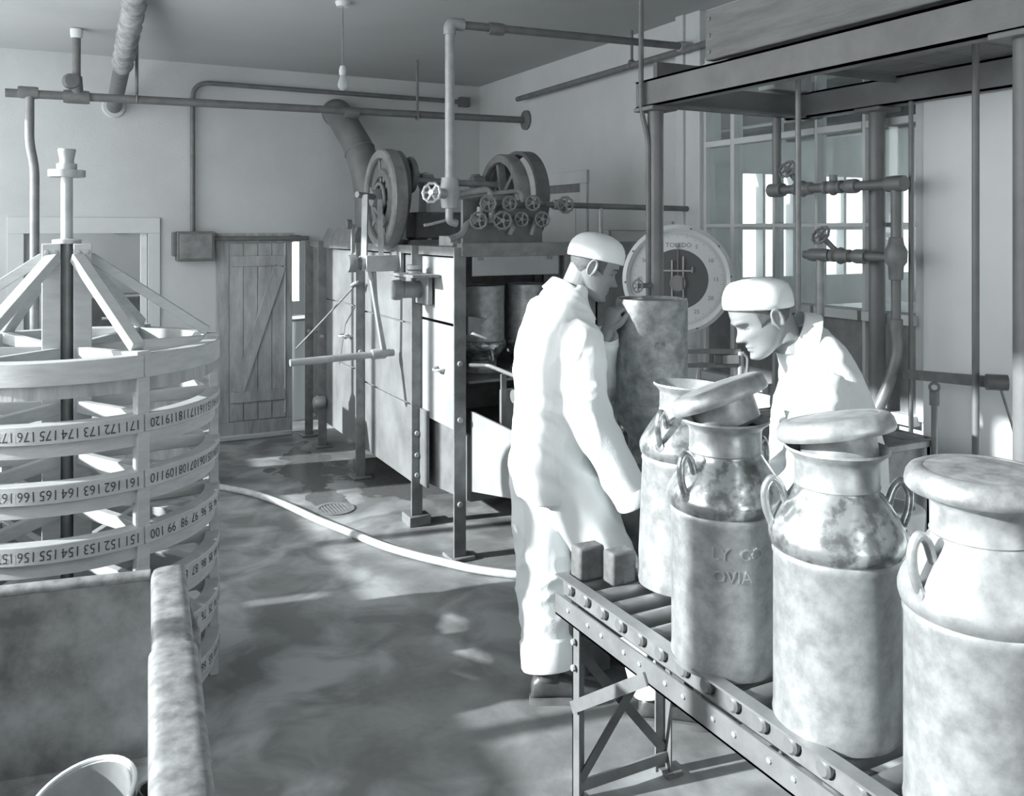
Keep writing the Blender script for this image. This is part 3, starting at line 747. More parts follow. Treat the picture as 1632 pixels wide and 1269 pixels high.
mpipe([(852, 352, .02), (850, 362, .02), (846, 375, .02)], .014)
mpipe([(777, 326, .03), (863, 326, .03), (885, 327, .03)], .015, 'grey_iron')
mpipe([(800, 352, .03), (863, 350, .03)], .013, 'grey_iron')
p0_, p1_ = at_y(868, 326, YM), at_y(1092, 333, YM)
MB().cyl((p0_.x, YM, p0_.z), (XR, YM, p1_.z), .017).build('feed_pipe', 'pipe_dark', cw)
coupling(MB(), (p0_.x + .1, YM, p0_.z), (1, 0, 0), .022, .09).build('coupling', 'pipe_light', cw)
MB().lathe([(0, 0), (.035, 0), (.035, .02), (0, .02)], (XR, YM, p1_.z), (-1, 0, 0), 16).build('wall_flange', 'pipe_dark', cw)
p = at_y(957, 340, YM); MB().cyl((p.x, YM, .02), (p.x, YM, p0_.z), .014).build('drop_pipe', 'pipe_light', cw)

# ------------------------------------------------------------------ hose and drain
hs = [(330, 772), (360, 778), (400, 786), (450, 803), (505, 828), (560, 850), (610, 870), (660, 885), (710, 897), (760, 908), (820, 916), (870, 921)]
tag(MB().tube(spline([at_z(x, y, .022) for x, y in hs], 6), .021, 12).build('water_hose', 'rubber_hose'), 'pale rubber hose snaking over the wet floor', 'hose')
p = at_z(532, 812, 0)
fd = thing('floor_drain', 'round cast drain grate in the wet floor by the hose', 'drain', (p.x, p.y, 0))
MB().lathe([(.095, 0), (.13, 0), (.13, .006), (.095, .008), (.095, 0)], (p.x, p.y, 0)).build('ring', 'dark_iron', fd)
for k in range(-4, 5):
    hh = math.sqrt(.097 ** 2 - (k * .021) ** 2); MB().box(p.x + k * .021 - .006, p.x + k * .021 + .006, p.y - hh, p.y + hh, 0, .006).build('grate_bar', 'dark_iron', fd)

# ------------------------------------------------------------------ steel platform
sp = thing('steel_platform', 'dark steel platform on pipe columns above the receiving tank', 'platform', (3, 3, 0))
XA, XB_, YA, ZB = 2.54, 3.50, 3.41, 2.35
for x, y in ((XA, YA), (XB_, 2.94), (XA, 1.600)):
    MB().cyl((x, y, 0), (x, y, ZB - .02), .038, n=24).build('column', 'steel_beam', sp)
    MB().box(x - .075, x + .075, y - .075, y + .075, ZB - .02, ZB).build('column_head', 'steel_beam', sp, bevel=.004)
    MB().lathe([(.038, 0), (.1, 0), (.1, .015), (.05, .03), (.038, .03)], (x, y, 0), n=20).build('column_foot', 'steel_beam', sp)
MB().cyl((XA, YA, 1.40), (XA, YA, 1.43), .043, n=24).build('column_band', 'dark_iron', sp)
def ibeam(p0, p1, h=.13, wd=.075, t=.012):
    p0, p1 = V(p0), V(p1); mb = MB()
    mb.bar(p0 + V((0, 0, t / 2)), p1 + V((0, 0, t / 2)), wd, t); mb.bar(p0 + V((0, 0, h - t / 2)), p1 + V((0, 0, h - t / 2)), wd, t)
    mb.bar(p0 + V((0, 0, h / 2)), p1 + V((0, 0, h / 2)), t, h - 2 * t); return mb
def channel(x, y0, y1, z, h=.13, wd=.06, t=.01):
    mb = MB().box(x, x + t, y0, y1, z, z + h); mb.box(x, x + wd, y0, y1, z, z + t); mb.box(x, x + wd, y0, y1, z + h - t, z + h); return mb
channel(XA - .05, .2, YA + .09, ZB).build('long_beam', 'steel_beam', sp)
channel(XB_ - .04, .2, YA + .09, ZB).build('long_beam', 'steel_beam', sp)
MB().box(XA, XR - .01, YA + .0, YA + .012, ZB, ZB + .12).build('cross_beam', 'steel_beam', sp)
MB().box(XA, XR - .01, YA - .06, YA + .012, ZB, ZB + .012).build('cross_beam_flange', 'steel_beam', sp)
MB().box(XA, XB_, 2.80, 2.812, ZB + .10, ZB + .13).build('cross_beam', 'steel_beam', sp)
yy = .2
while yy < 2.78:
    MB().box(XA + .02, XB_ + .02, yy, yy + .19, ZB + .13, ZB + .165).build('deck_plank', 'timber', sp, bevel=.004); yy += .195
MB().box(XA - .055, XA + .0, .2, at_x(1125, 60, XA - .05).y, ZB + .145, ZB + .36).build('timber_side', 'timber', sp, bevel=.006)
ye = at_x(1125, 60, XA - .05).y
for z in (ZB + .18, ZB + .25, ZB + .32): MB().lathe([(0, 0), (.009, 0), (.008, .006), (0, .008)], (XA - .055, ye - .03, z), (-1, 0, 0), 8).build('nail_head', 'dark_iron', sp)
MB().box(XA - .03, XA + .3, YA - .05, YA - .02, ZB + .13, ZB + .21).build('end_cleat', 'black_iron', sp, bevel=.004)
MB().tube(fillet([(XA - .07, YA + .02, ZC), (XA - .07, YA + .02, 2.33), (XA - .042, YA, 2.2), (XA - .042, YA, 1.3)], .1), .012, 8).build('conduit', 'pipe_dark', sp)
vh = handwheel(at_d(1016, 456, 4.12), (-.9, -.35, .1), .028, 'dark_iron', sp, 'valve_handwheel')
MB().cyl(at_d(1018, 456, 4.12), (XA, YA, at_d(1018, 456, 4.12).z), .012).build('valve_stem', 'dark_iron', sp)
tag(MB().cbox((3.34, 3.38, ZB + .17), .26, .12, .09).build('tin_box', 'galvanized', bevel=.006), 'small pale tin box lying on the platform cross beam', 'box')

# hanging rods
def rod(p, z0, z1, r, lab, m='steel_beam'):
    o = MB().cyl((p[0], p[1], z0), (p[0], p[1], z1), r, n=10); return tag(o.build('hanger_rod', m), lab, 'rod', 'rods below the platform')
pa = at_d(1272, 300, 3.75); rod(pa, .80, ZB + .13, .012, 'thin pale rod hanging beside the bending man\'s cap', 'grey_iron')
pb = at_d(1555, 400, 3.3); rod(pb, .0, ZB + .13, .013, 'thin dark rod standing before the white wall pier')
pc = at_x(1466, 400, 3.5); rod((3.44, pc.y, 0), .0, ZB, .010, 'slim dark rod at the right edge of the inner window')
# weigh lever
lv = thing('weigh_lever', 'dark horizontal lever bar with a cord and a short hanger', 'lever', at_d(1540, 610, 3.5))
l0, l1 = V((3.40, pc.y, 1.115)), at_d(1592, 610, 3.22)
MB().bar(l0, l1, .03, .042).build('bar', 'dark_iron', lv, bevel=.004)
MB().cyl(l1 - V((.03, -.03, 0)), l1 + V((.02, -.02, 0)), .03, n=14).build('end_knob', 'black_iron', lv)
q = l0.lerp(l1, .36); MB().torus(q - V((0, 0, .045)), (1, .6, 0), .018, .006, 16, 6).build('eye', 'dark_iron', lv)
MB().cyl(q - V((0, 0, .06)), q - V((0, 0, .12)), .02, n=12).build('clamp', 'dark_iron', lv)
MB().cyl(q - V((0, 0, .11)), (q.x, q.y, .5), .013, n=10).build('hanger', 'grey_iron', lv)
q2 = l0.lerp(l1, .80); MB().cyl(q2, (q2.x, q2.y, .5), .006, n=8).build('thin_rod', 'dark_iron', lv)
q3 = l1; MB().tube([q3, q3 + V((.03, -.03, -.15)), q3 + V((.07, -.05, -.34))], .005, 6).build('cord', 'dark_iron', lv)

# water pipes with valves in front of the window
XPp = 3.38
wv = thing('valve_piping', 'water pipes with two hand valves and a hose in front of the inner window', 'pipes', (XPp, 3.1, .9))
pA, pB = at_x(1238, 300, XPp), at_x(1428, 298, XPp)
zt, zl = 1.975, 1.64
MB().tube(fillet([(XPp, pA.y, ZB + .1), (XPp, pA.y, zt), (XPp, pB.y, zt), (XPp, pB.y, zl)], .05), .023, 14).build('upper_pipe', 'steel_beam', wv)
for y in (pA.y - .0, pB.y + .0): MB().lathe([(0, -.045), (.036, -.045), (.038, 0), (.036, .045), (0, .045)], (XPp, y, zt), (0, 1, 0), 16).build('elbow', 'steel_beam', wv)
def inline(y, z, wheel, lean):
    mb = MB().lathe([(.02, -.06), (.032, -.055), (.032, -.035), (.026, -.03), (.042, 0), (.026, .03), (.032, .035), (.032, .055), (.02, .06)], (XPp, y, z), (0, 1, 0), 16)
    b = mb.build('valve', 'dark_iron', wv)
    if wheel:
        e = V((XPp - .07, y + lean, z + .10)); MB().cyl((XPp, y, z), e, .014, n=10).build('stem', 'dark_iron', b)
        handwheel(e, (e - V((XPp, y, z))) + V((-.1, -.06, 0)), .045, 'dark_iron', b)
inline(at_x(1280, 300, XPp).y, zt, True, .04)
inline(at_x(1328, 300, XPp).y, zt, False, 0)
coupling(MB(), (XPp, at_x(1358, 300, XPp).y, zt), (0, 1, 0), .026, .06).build('union', 'dark_iron', wv)
MB().cyl((XPp, at_x(1328, 300, XPp).y, zt), (XPp, at_x(1328, 300, XPp).y, zt + .06), .02).build('plug', 'dark_iron', wv)
yl0 = at_x(1283, 410, XPp).y; yv = at_x(1307, 410, XPp).y
MB().cyl((XPp, yl0, zl), (XPp, pB.y, zl), .021).build('lower_pipe', 'steel_beam', wv)
MB().cyl((XPp, yv, zl), (XPp, yv, .8), .020).build('drop_pipe', 'pipe_light', wv)
mb = MB(); coupling(mb, (XPp, yv, zl), (0, 1, 0), .024, .13); mb.build('tee', 'grey_iron', wv)
inline(at_x(1340, 410, XPp).y, zl, True, .06)
coupling(MB(), (XPp, at_x(1372, 410, XPp).y, zl), (0, 1, 0), .026, .07).build('union', 'grey_iron', wv)
MB().lathe([(0, -.11), (.03, -.10), (.034, -.04), (.048, -.02), (.05, .03), (.035, .06), (.03, .09), (0, .1)], (XPp, pB.y, zl), n=18).build('mixing_valve', 'dark_iron', wv)
MB().tube([(XPp, pB.y, zl - .08), (XPp, pB.y, 1.33)], .021, 12).build('nozzle_pipe', 'steel_beam', wv)
MB().lathe([(0, 0), (.03, 0), (.03, .05), (0, .05)], (XPp, pB.y, 1.31), n=12).build('hose_clamp', 'dark_iron', wv)
MB().tube(spline([(XPp, pB.y, 1.32), (XPp, pB.y, 1.18), (XPp - .08, pB.y + .02, .98), (XPp - .2, pB.y + .05, .80)], 6), .026, 12).build('hose', 'grey_iron', wv)

# ------------------------------------------------------------------ receiving tank and weigh scale
tk = thing('receiving_tank', 'dark rectangular receiving tank under the upside-down can', 'tank', (2.7, 2.9, 0))
TX0, TX1, TY0, TY1, TZ = 2.03, 3.30, 2.5, 3.28, .865
for nm, bx in (('side', (TX0, TX0 + .02, TY0, TY1)), ('side', (TX1 - .02, TX1, TY0, TY1)), ('side', (TX0, TX1, TY0, TY0 + .02)), ('side', (TX0, TX1, TY1 - .02, TY1))):
    MB().box(*bx, .12, TZ).build('side', 'dark_iron', tk)
MB().box(TX0, TX1, TY0, TY1, .1, .12).build('tank_floor', 'dark_iron', tk)
mb = MB(); mb.bar((TX0 - .01, TY0, TZ), (TX1 + .01, TY0, TZ), .05, .03); mb.bar((TX0 - .01, TY1, TZ), (TX1 + .01, TY1, TZ), .05, .03); mb.bar((TX0, TY0, TZ), (TX0, TY1, TZ), .05, .03); mb.bar((TX1, TY0, TZ), (TX1, TY1, TZ), .05, .03)
mb.build('rim', 'grey_iron', tk, bevel=.004)
for x in (2.0, 2.1): pass
for y in (2.72, 2.85): MB().bar((TX0 + .01, y, TZ + .01), (TX0 + .4, y, TZ + .01), .02, .012).build('drain_bar', 'grey_iron', tk)
for x, y in ((2.05, 2.55), (3.25, 2.55), (2.05, 3.23), (3.25, 3.23)): MB().box(x - .03, x + .03, y - .03, y + .03, 0, .1).build('foot', 'dark_iron', tk)
b = thing('step_box', 'low grey metal box on the floor left of the receiving tank', 'box', (1.96, 3.05, 0))
MB().box(1.86, 1.975, 2.95, 3.3, 0, .60).build('body', 'grey_iron', b, bevel=.005)
MB().box(1.85, 1.98, 2.94, 3.31, .60, .615).build('lid', 'panel_steel', b, bevel=.004)

SC = at_d(1080, 445, 4.62); SR = .288
ws = thing('weighing_scale', 'large round white dial scale behind the pipe column', 'scale', (SC.x, SC.y, 0))
dn = (V((0, 0, SC.z)) - SC); dn.z = 0; dn.normalize()
du = V((0, 0, 1)).cross(dn).normalized()   # right as seen by the viewer
MB().lathe([(0, -.12), (SR * .8, -.12), (SR * .98, -.06), (SR, .0), (SR, .02), (SR * .93, .035), (SR * .87, .02), (SR * .87, .005), (0, .005)], SC, dn, 64).build('dial_case', 'enamel', ws)
MB().lathe([(SR * .55, .008), (SR * .87, .008), (SR * .87, .010), (SR * .55, .010), (SR * .55, .008)], SC, dn, 64).build('dial_face', 'dial_white', ws)
MB().lathe([(0, .006), (SR * .55, .006), (SR * .55, .009), (0, .009)], SC, dn, 48).build('dial_well', 'dial_dark', ws)
mb = MB()
for k in range(150):
    t = 2 * math.pi * k / 150; e = du * math.sin(t) + V((0, 0, 1)) * math.cos(t); r0 = .80 if k % 5 else .765
    f = dn.cross(e)
    mb.add([SC + e * SR * r0 + f * .0008 + dn * .0112, SC + e * SR * .85 + f * .0008 + dn * .0112, SC + e * SR * .85 - f * .0008 + dn * .0112, SC + e * SR * r0 - f * .0008 + dn * .0112], [(0, 1, 2, 3)])
tk_ = mb.build('dial_ticks', 'dial_ink', ws, smooth=False); tk_['kind'] = 'stuff'
def place_text(txt, size, c, u, v, n, mb, ext=0):
    vs_, fs_ = text_mesh(txt, size, ext)
    mb.add([c + u * p.x + v * p.y + n * p.z for p in vs_], fs_)
mb = MB()
for k in range(12):
    t = 2 * math.pi * (k + .0) / 12; e = du * math.sin(t) + V((0, 0, 1)) * math.cos(t)
    if k == 0: continue
    place_text(str(k * 5), .03, SC + e * SR * .68 + dn * .0115, du, V((0, 0, 1)), dn, mb)
mb.build('dial_numbers', 'dial_ink', ws, smooth=False)
mb = MB(); place_text('TOLEDO', .034, SC + V((0, 0, SR * .62)) + dn * .0115 + du * .005, du, V((0, 0, 1)), dn, mb); mb.build('dial_lettering', 'dial_ink', ws, smooth=False)
for k in range(10):
    t = 2 * math.pi * (k + .4) / 10; e = du * math.sin(t) + V((0, 0, 1)) * math.cos(t)
    MB().lathe([(0, 0), (.006, 0), (.005, .004), (0, .005)], SC + e * SR * .945 + dn * .032, dn, 8).build('bezel_screw', 'dial_ink', ws)
def sp_(u, z): return SC + du * u + V((0, 0, z)) + dn * .02
MB().bar(sp_(0, .19), sp_(0, -.05), .004, .008, up=dn).build('pointer', 'grey_iron', ws)
MB().bar(sp_(-.10, .045), sp_(.075, .045), .008, .012, up=dn).build('balance_arm', 'galvanized', ws)
MB().bar(sp_(.028, .12), sp_(.028, -.14), .008, .012, up=dn).build('balance_post', 'galvanized', ws)
MB().bar(sp_(-.03, .10), sp_(-.03, -.14), .008, .012, up=dn).build('balance_post', 'galvanized', ws)
MB().bar(sp_(.075, .065), sp_(.075, .035), .006, .01, up=dn).build('balance_post', 'galvanized', ws)
MB().lathe([(0, 0), (.042, 0), (.042, .006), (0, .006)], sp_(0, -.02), dn, 24).build('pendulum', 'grey_iron', ws)
MB().lathe([(.02, 0), (.09, 0), (.1, .03), (.1, .42), (.11, .50), (.09, 1.3 - .6), (0, .7)], (SC.x - dn.x * .06, SC.y - dn.y * .06, .55), n=28).build('pedestal', 'enamel', ws)
MB().box(SC.x - .16, SC.x + .16, SC.y - .13, SC.y + .17, 0, .55).build('base_housing', 'enamel', ws, bevel=.02)
wb_ = thing('weigh_beam', 'double dark balance beam with a sliding poise beside the scale', 'balance beam', at_d(1140, 575, 4.4))
q0, q1 = at_d(1092, 560, 4.3), at_d(1180, 563, 4.3)
MB().bar(q0, V((q1.x, q1.y, q0.z)), .02, .022).build('upper_bar', 'dark_iron', wb_)
q2, q3 = at_d(1092, 582, 4.3), at_d(1180, 588, 4.3)
MB().bar(q2, V((q3.x, q3.y, q2.z)), .02, .022).build('lower_bar', 'dark_iron', wb_)
q = at_d(1160, 573, 4.28); MB().bar(at_d(1150, 573, 4.29), at_d(1178, 573, 4.29), .03, .045).build('poise', 'grey_iron', wb_, bevel=.004)
MB().bar(at_d(1139, 573, 4.29), at_d(1150, 573, 4.29), .03, .045).build('poise', 'black_iron', wb_, bevel=.004)
MB().cyl(V((q1.x, q1.y, q0.z)), V((q1.x, q1.y, .1)), .016).build('stand', 'galvanized', wb_)
MB().tube(fillet([at_d(1184, 562, 4.28), at_d(1192, 570, 4.28), at_d(1190, 612, 4.28), at_d(1183, 613, 4.28)], .02), .008, 8).build('loop', 'dark_iron', wb_)

# ------------------------------------------------------------------ milk cans
def make_can(label, loc, rot=(0, 0, 0), group=None, mb_body='can_tin', mb_sh='can_shiny', letters=None, R=.14, hang=0.0):
    root = thing('milk_can', label, 'milk can', (0, 0, 0), group)
    n = 48
    MB().lathe([(0, .012), (R * .88, .012), (R * .9, 0), (R * .97, 0), (R, .02), (R * .985, .035), (R * .985, .375), (R * 1.01, .385), (R * .99, .395), (R * .985, .398)], (0, 0, 0), n=n).build('body', mb_body, root)
    MB().lathe([(R * .985, .396), (R * 1.03, .402), (R * 1.065, .418), (R * 1.065, .432), (R * 1.03, .447), (R * .95, .470), (R * .84, .495), (R * .72, .520), (R * .665, .532), (R * .655, .540)], (0, 0, 0), n=n).build('shoulder', mb_sh, root)
    MB().lathe([(R * .655, .537), (R * .67, .541), (R * .655, .545), (R * .66, .595), (R * .70, .605), (R * .80, .616), (R * .815, .62), (R * .80, .625), (R * .74, .617), (R * .64, .600), (R * .63, .54), (R * .6, .45), (0, .45)], (0, 0, 0), n=n).build('neck', mb_body, root)
    for s in (0, 1):
        a = hang + s * math.pi
        e = V((math.cos(a), math.sin(a), 0)); f = V((-math.sin(a), math.cos(a), 0))
        P_ = lambda r, z, w=0: e * r + f * w + V((0, 0, z))
        h = MB().tube(spline([P_(R * .80, .497), P_(R * .90, .535), P_(R * 1.03, .548), P_(R * 1.13, .525), P_(R * 1.12, .485), P_(R * 1.02, .445)], 5), .0095, 10).build('handle', mb_sh, root)
        MB().lathe([(0, 0), (.017, 0), (.016, .006), (0, .008)], P_(R * 1.02, .442), e, 12).build('rivet_pad', mb_sh, h)
    if letters:
        for txt, a0, z0, size in letters:
            mb = MB(); vs_, fs_ = text_mesh(txt, size, .0032)
            mb.add([V(((R * .987 + p.z) * math.cos(a0 + p.x / R), (R * .987 + p.z) * math.sin(a0 + p.x / R), z0 + p.y)) for p in vs_], fs_)
            mb.build('embossed_letters', mb_body, root)
    root.location = loc; root.rotation_euler = rot
    return root
def make_lid(label, loc, rot=(0, 0, 0), R=.13, m='can_tin'):
    root = thing('can_cover', label, 'lid', (0, 0, 0), 'mushroom lids of the milk cans')
    MB().lathe([(.085, .008), (R * .90, .004), (R * .965, .0), (R, .006), (R * 1.005, .014), (R * .985, .027), (R * .94, .037), (R * .86, .042), (R * .78, .0435), (R * .75, .0415), (R * .72, .0425), (R * .4, .044), (0, .045)], (0, 0, 0), n=48).build('cap', m, root)
    MB().lathe([(0, -.07), (.074, -.07), (.082, -.062), (.086, .01), (0, .01)], (0, 0, 0), n=40).build('plug', m, root)
    root.location = loc; root.rotation_euler = rot
    return root
ZR = .655                       # top of the conveyor rollers
G = 'milk cans standing on the roller conveyor'
CA, CB, CC, CD = (1.75, 2.215), (1.545, 1.775), (1.565, 1.425), (1.555, 1.065)
make_can('open milk can at the far end of the roller conveyor', (CA[0], CA[1], ZR), (math.radians(0), math.radians(3), 0), G, hang=math.radians(197))
make_can('milk can with embossed letters and a steeply tilted lid', (CB[0], CB[1], ZR), (0, 0, 0), G, letters=[('LY  CO', math.radians(-118), .315, .042), ('OVIA', math.radians(-124), .26, .042)], hang=math.radians(186))
make_can('milk can with a shiny scuffed shoulder and slightly tilted lid, third on the conveyor', (CC[0], CC[1], ZR), (0, 0, 0), G, hang=math.radians(148))
make_can('closed milk can nearest the camera at the right edge', (CD[0], CD[1], ZR), (0, 0, 0), G, mb_sh='can_tin', hang=math.radians(168))
def nrm_rot(n):
    return n.to_track_quat('Z', 'Y').to_euler()
make_lid('steeply tilted lid leaning in the mouth of the lettered can', (CB[0] - .005, CB[1] + .01, ZR + .665), nrm_rot(-RT * .36 + V((0, 0, 1)) + FW * .17))
make_lid('slightly tilted lid on the shiny-shouldered can', (CC[0] + .005, CC[1] + .005, ZR + .648), nrm_rot(-RT * .14 + V((0, 0, 1)) + FW * .15))
make_lid('flat stained lid pressed onto the nearest can', (CD[0], CD[1], ZR + .618), (0, 0, 0), R=.137, m='can_dull')
cu = make_can('upside-down dull milk can draining into the tank under the man\'s hand', (2.06, 2.79, .88 + .62), (math.radians(180), 0, math.radians(20)), None, 'can_dull', 'can_dull', letters=[('B d', math.radians(90 + 43), .16, .03)], hang=math.radians(90))
# cans inside the washer
G2 = 'upturned cans inside the washer'
for i, (px, lab) in enumerate(((766, 'upturned can in the washer opening, next to the corner leg'), (843, 'upturned can in the washer opening, next to the man\'s back'))):
    p = at_y(px, 500, 4.62); make_can(lab, (p.x, p.y, .945 + .50), (math.radians(180), 0, .4 * i), G2, hang=math.radians(90)).scale = (1, 1, .8)

# ------------------------------------------------------------------ roller conveyor
CX0, CX1, CYF, CYN = 1.41, 1.80, 2.42, .25
cv = thing('roller_conveyor', 'gravity roller conveyor on angle iron legs carrying the milk cans', 'conveyor', (1.6, 1.5, 0))
for sx, x in ((1, CX0), (-1, CX1)):
    zt_ = .672 if sx == 1 else .645
    MB().box(min(x, x + sx * .038), max(x, x + sx * .038), CYN, CYF, zt_ - .006, zt_).build('top_rail', 'grey_iron', cv)
    MB().box(min(x + sx * .03, x + sx * .036), max(x + sx * .03, x + sx * .036), CYN, CYF, .60, zt_ - .006).build('bearing_web', 'dark_iron', cv)
    MB().box(min(x, x + sx * .006), max(x, x + sx * .006), CYN, CYF, .545, .612).build('side_rail', 'grey_iron', cv)
    MB().box(min(x, x + sx * .03), max(x, x + sx * .03), CYN, CYF, .545, .551).build('lower_flange', 'grey_iron', cv)
roller = None; cap_ = None
y = CYF - .05; k = 0
while y > CYN:
    if roller is None:
        roller = MB().cyl((CX0 + .04, 0, .63), (CX1 - .04, 0, .63), .0255, n=16).build('roller', 'grey_iron', cv)
        br = MB().lathe([(0, 0), (.0195, 0), (.021, .006), (.021, .016), (.015, .022), (0, .022)], (CX0 + .034, 0, .638), (-1, 0, 0), 16).build('bearing_cup', 'grey_iron', cv)
        bl = MB().lathe([(0, 0), (.009, 0), (.007, .006), (0, .009)], (CX0 + .002, 0, .585), (-1, 0, 0), 8).build('bolt', 'pipe_light', cv)
        base = 0.0
        for o in (roller, br, bl): o.location.y = y
        bl.location.y = y - .03
    else:
        for src, dy in ((roller, 0), (br, 0), (bl, -.03 - .02 * (k % 2))):
            o = src.copy(); COL.objects.link(o); o.location.y = y + dy
    y -= .094; k += 1
LY = 2.33
for x, sx in ((CX0, 1), (CX1 - .02, -1)):
    x += sx * .008; mb = MB().box(min(x, x + sx * .006), max(x, x + sx * .006), LY - .04, LY, 0, .60)
    mb.box(min(x, x + sx * .04), max(x, x + sx * .04), LY - .006, LY, 0, .60); mb.build('leg', 'grey_iron', cv)
    MB().box(x - .03, x + .03, LY - .06, LY + .02, 0, .012).build('foot', 'grey_iron', cv)
for z in (.5, .42): MB().lathe([(0, 0), (.011, 0), (.009, .006), (0, .009)], (CX0, LY - .02, z), (-1, 0, 0), 8).build('leg_bolt', 'pipe_light', cv)
MB().bar((CX0 + .01, LY - .01, .49), (CX1 - .03, LY - .01, .49), .008, .035).build('cross_bar', 'black_iron', cv)
MB().bar((CX0 + .01, LY - .02, .05), (CX1 - .03, LY - .02, .05), .008, .035).build('cross_bar', 'grey_iron', cv)
MB().bar((CX0 + .02, LY - .012, .47), (CX1 - .04, LY - .012, .07), .006, .03).build('cross_brace', 'black_iron', cv)
MB().bar((CX0 + .02, LY - .026, .07), (CX1 - .04, LY - .026, .47), .006, .03).build('cross_brace', 'black_iron', cv)
MB().bar((CX0 - .005, LY - .40, .56), (CX0 - .005, LY - .02, .30), .006, .035, up=(0, 1, 1)).build('side_brace', 'grey_iron', cv)
for x, sx in ((CX0, 1), (CX1 - .02, -1)):
    MB().box(min(x, x + sx * .04), max(x, x + sx * .04), .45, .456, 0, .60).build('leg', 'grey_iron', cv)
# wooden stops at the conveyor end
def stop(px0, px1, pt, pbase, Y, lab):
    a, b_ = at_y(px0, pt, Y), at_y(px1, pbase, Y)
    o = thing('wooden_stop', lab, 'block', ((a.x + b_.x) / 2, Y, ZR), 'wooden stops at the conveyor end')
    MB().box(a.x + .006, b_.x, Y - .03, Y + .03, ZR, a.z).build('block', 'dark_wood', o, bevel=.008)
    MB().lathe([(0, 0), (.008, 0), (.007, .004), (0, .006)], ((a.x + b_.x) / 2, Y - .03, a.z - .09), (0, -1, 0), 8).build('nail_head', 'black_iron', o)
stop(914, 956, 872, 945, 2.385, 'taller wooden stop block on the conveyor end, left one')
stop(966, 1006, 880, 940, 2.31, 'shorter wooden stop block on the conveyor end, right one')

# ------------------------------------------------------------------ wooden numbered reel
RC = V((.034, 3.70, 0)); RR = .545
rl = thing('wooden_reel', 'tall white wooden reel of stacked rings with upside-down painted numbers', 'reel', (RC.x, RC.y, 0))
A0 = math.radians(-65)
def rp(r, a, z): return V((RC.x + r * math.cos(a), RC.y + r * math.sin(a), z))
def arc_band(r0, r1, z0, z1, a0, a1, n=14):
    mb = MB(); vs_ = []; fs_ = []
    for i in range(n + 1):
        a = a0 + (a1 - a0) * i / n
        vs_ += [rp(r0, a, z0), rp(r1, a, z0), rp(r1, a, z1), rp(r0, a, z1)]
    for i in range(n):
        o = i * 4
        for j in range(4): fs_.append((o + j, o + (j + 1) % 4, o + 4 + (j + 1) % 4, o + 4 + j))
    fs_ += [(0, 3, 2, 1), (n * 4, n * 4 + 1, n * 4 + 2, n * 4 + 3)]
    return mb.add(vs_, fs_)
LEV = [1.345, 1.145, .955, .765, .575, .385, .195]
S6 = math.pi / 3; gp = .004
NUMS = {1: (177, 120), 2: (167, 110), 3: (157, 100), 4: (147, 90), 5: (137, 80), 6: (127, 70)}
for li, zt_ in enumerate(LEV):
    for s in range(6):
        a0, a1 = A0 + s * S6 + gp, A0 + (s + 1) * S6 - gp
        h = .078 if li == 0 else .062
        seg = arc_band(RR - .055, RR, zt_ - h, zt_, a0, a1).build('ring_segment', 'white_wood', rl, bevel=.003)
        arc_band(RR - .05, RR - .018, zt_ - h - .045, zt_ - h, a0, a1).build('under_strip', 'grey_wood' if li == 0 else 'white_wood', seg)
        if li and s in (0, 5):
            first = NUMS[li][0 if s == 5 else 1]
            cnt = 8 if s == 5 else 9
            for q in range(cnt):
                # from the post going right (s=0) or ending at the post (s=5)
                if s == 5: ang = A0 - math.radians(4.5) - math.radians(6.6) * q; val = first - 6 + q
                else: ang = A0 + math.radians(5.0) + math.radians(6.2) * q; val = first - q
                vs_, fs_ = text_mesh(str(val), .046); mb = MB()
                j = random.uniform(-.06, .06)
                mb.add([rp(RR + .0012, ang - (p.x + j * p.y) * .82 / RR, zt_ - .031 - p.y) for p in vs_], fs_)
                mb.build('painted_number', 'ink', seg, smooth=False)
HB = .078
for s in range(6):
    a = A0 + s * S6; e = V((math.cos(a), math.sin(a), 0))
    for i, zt_ in enumerate(LEV):
        z1 = zt_ - (.078 if i == 0 else .062)
        zz0 = LEV[i + 1] if i + 1 < len(LEV) else 0.04
        MB().bar(rp(RR - .022, a, zz0 - .06 if i + 1 < len(LEV) else 0.0), rp(RR - .022, a, z1 + .01), .045, .034, up=e).build('post', 'white_wood', rl, bevel=.003)
        f = V((-e.y, e.x, 0)) * (.012)
        MB().bar(rp(HB, a, zt_ - .035) + f, rp(RR - .05, a, zt_ - .02 - .0) + f, .030, .045).build('spoke', 'white_wood', rl, bevel=.003)
    MB().bar(rp(RR - .028, a, LEV[0] - .07), rp(RR - .028, a, LEV[0] + .012), .05, .05, up=e).build('post_cap', 'white_wood', rl, bevel=.003)
    MB().bar(rp(HB + .0, a, 1.665), rp(RR - .045, a, LEV[0] + .02), .045, .036).build('diagonal_brace', 'white_wood', rl, bevel=.003)
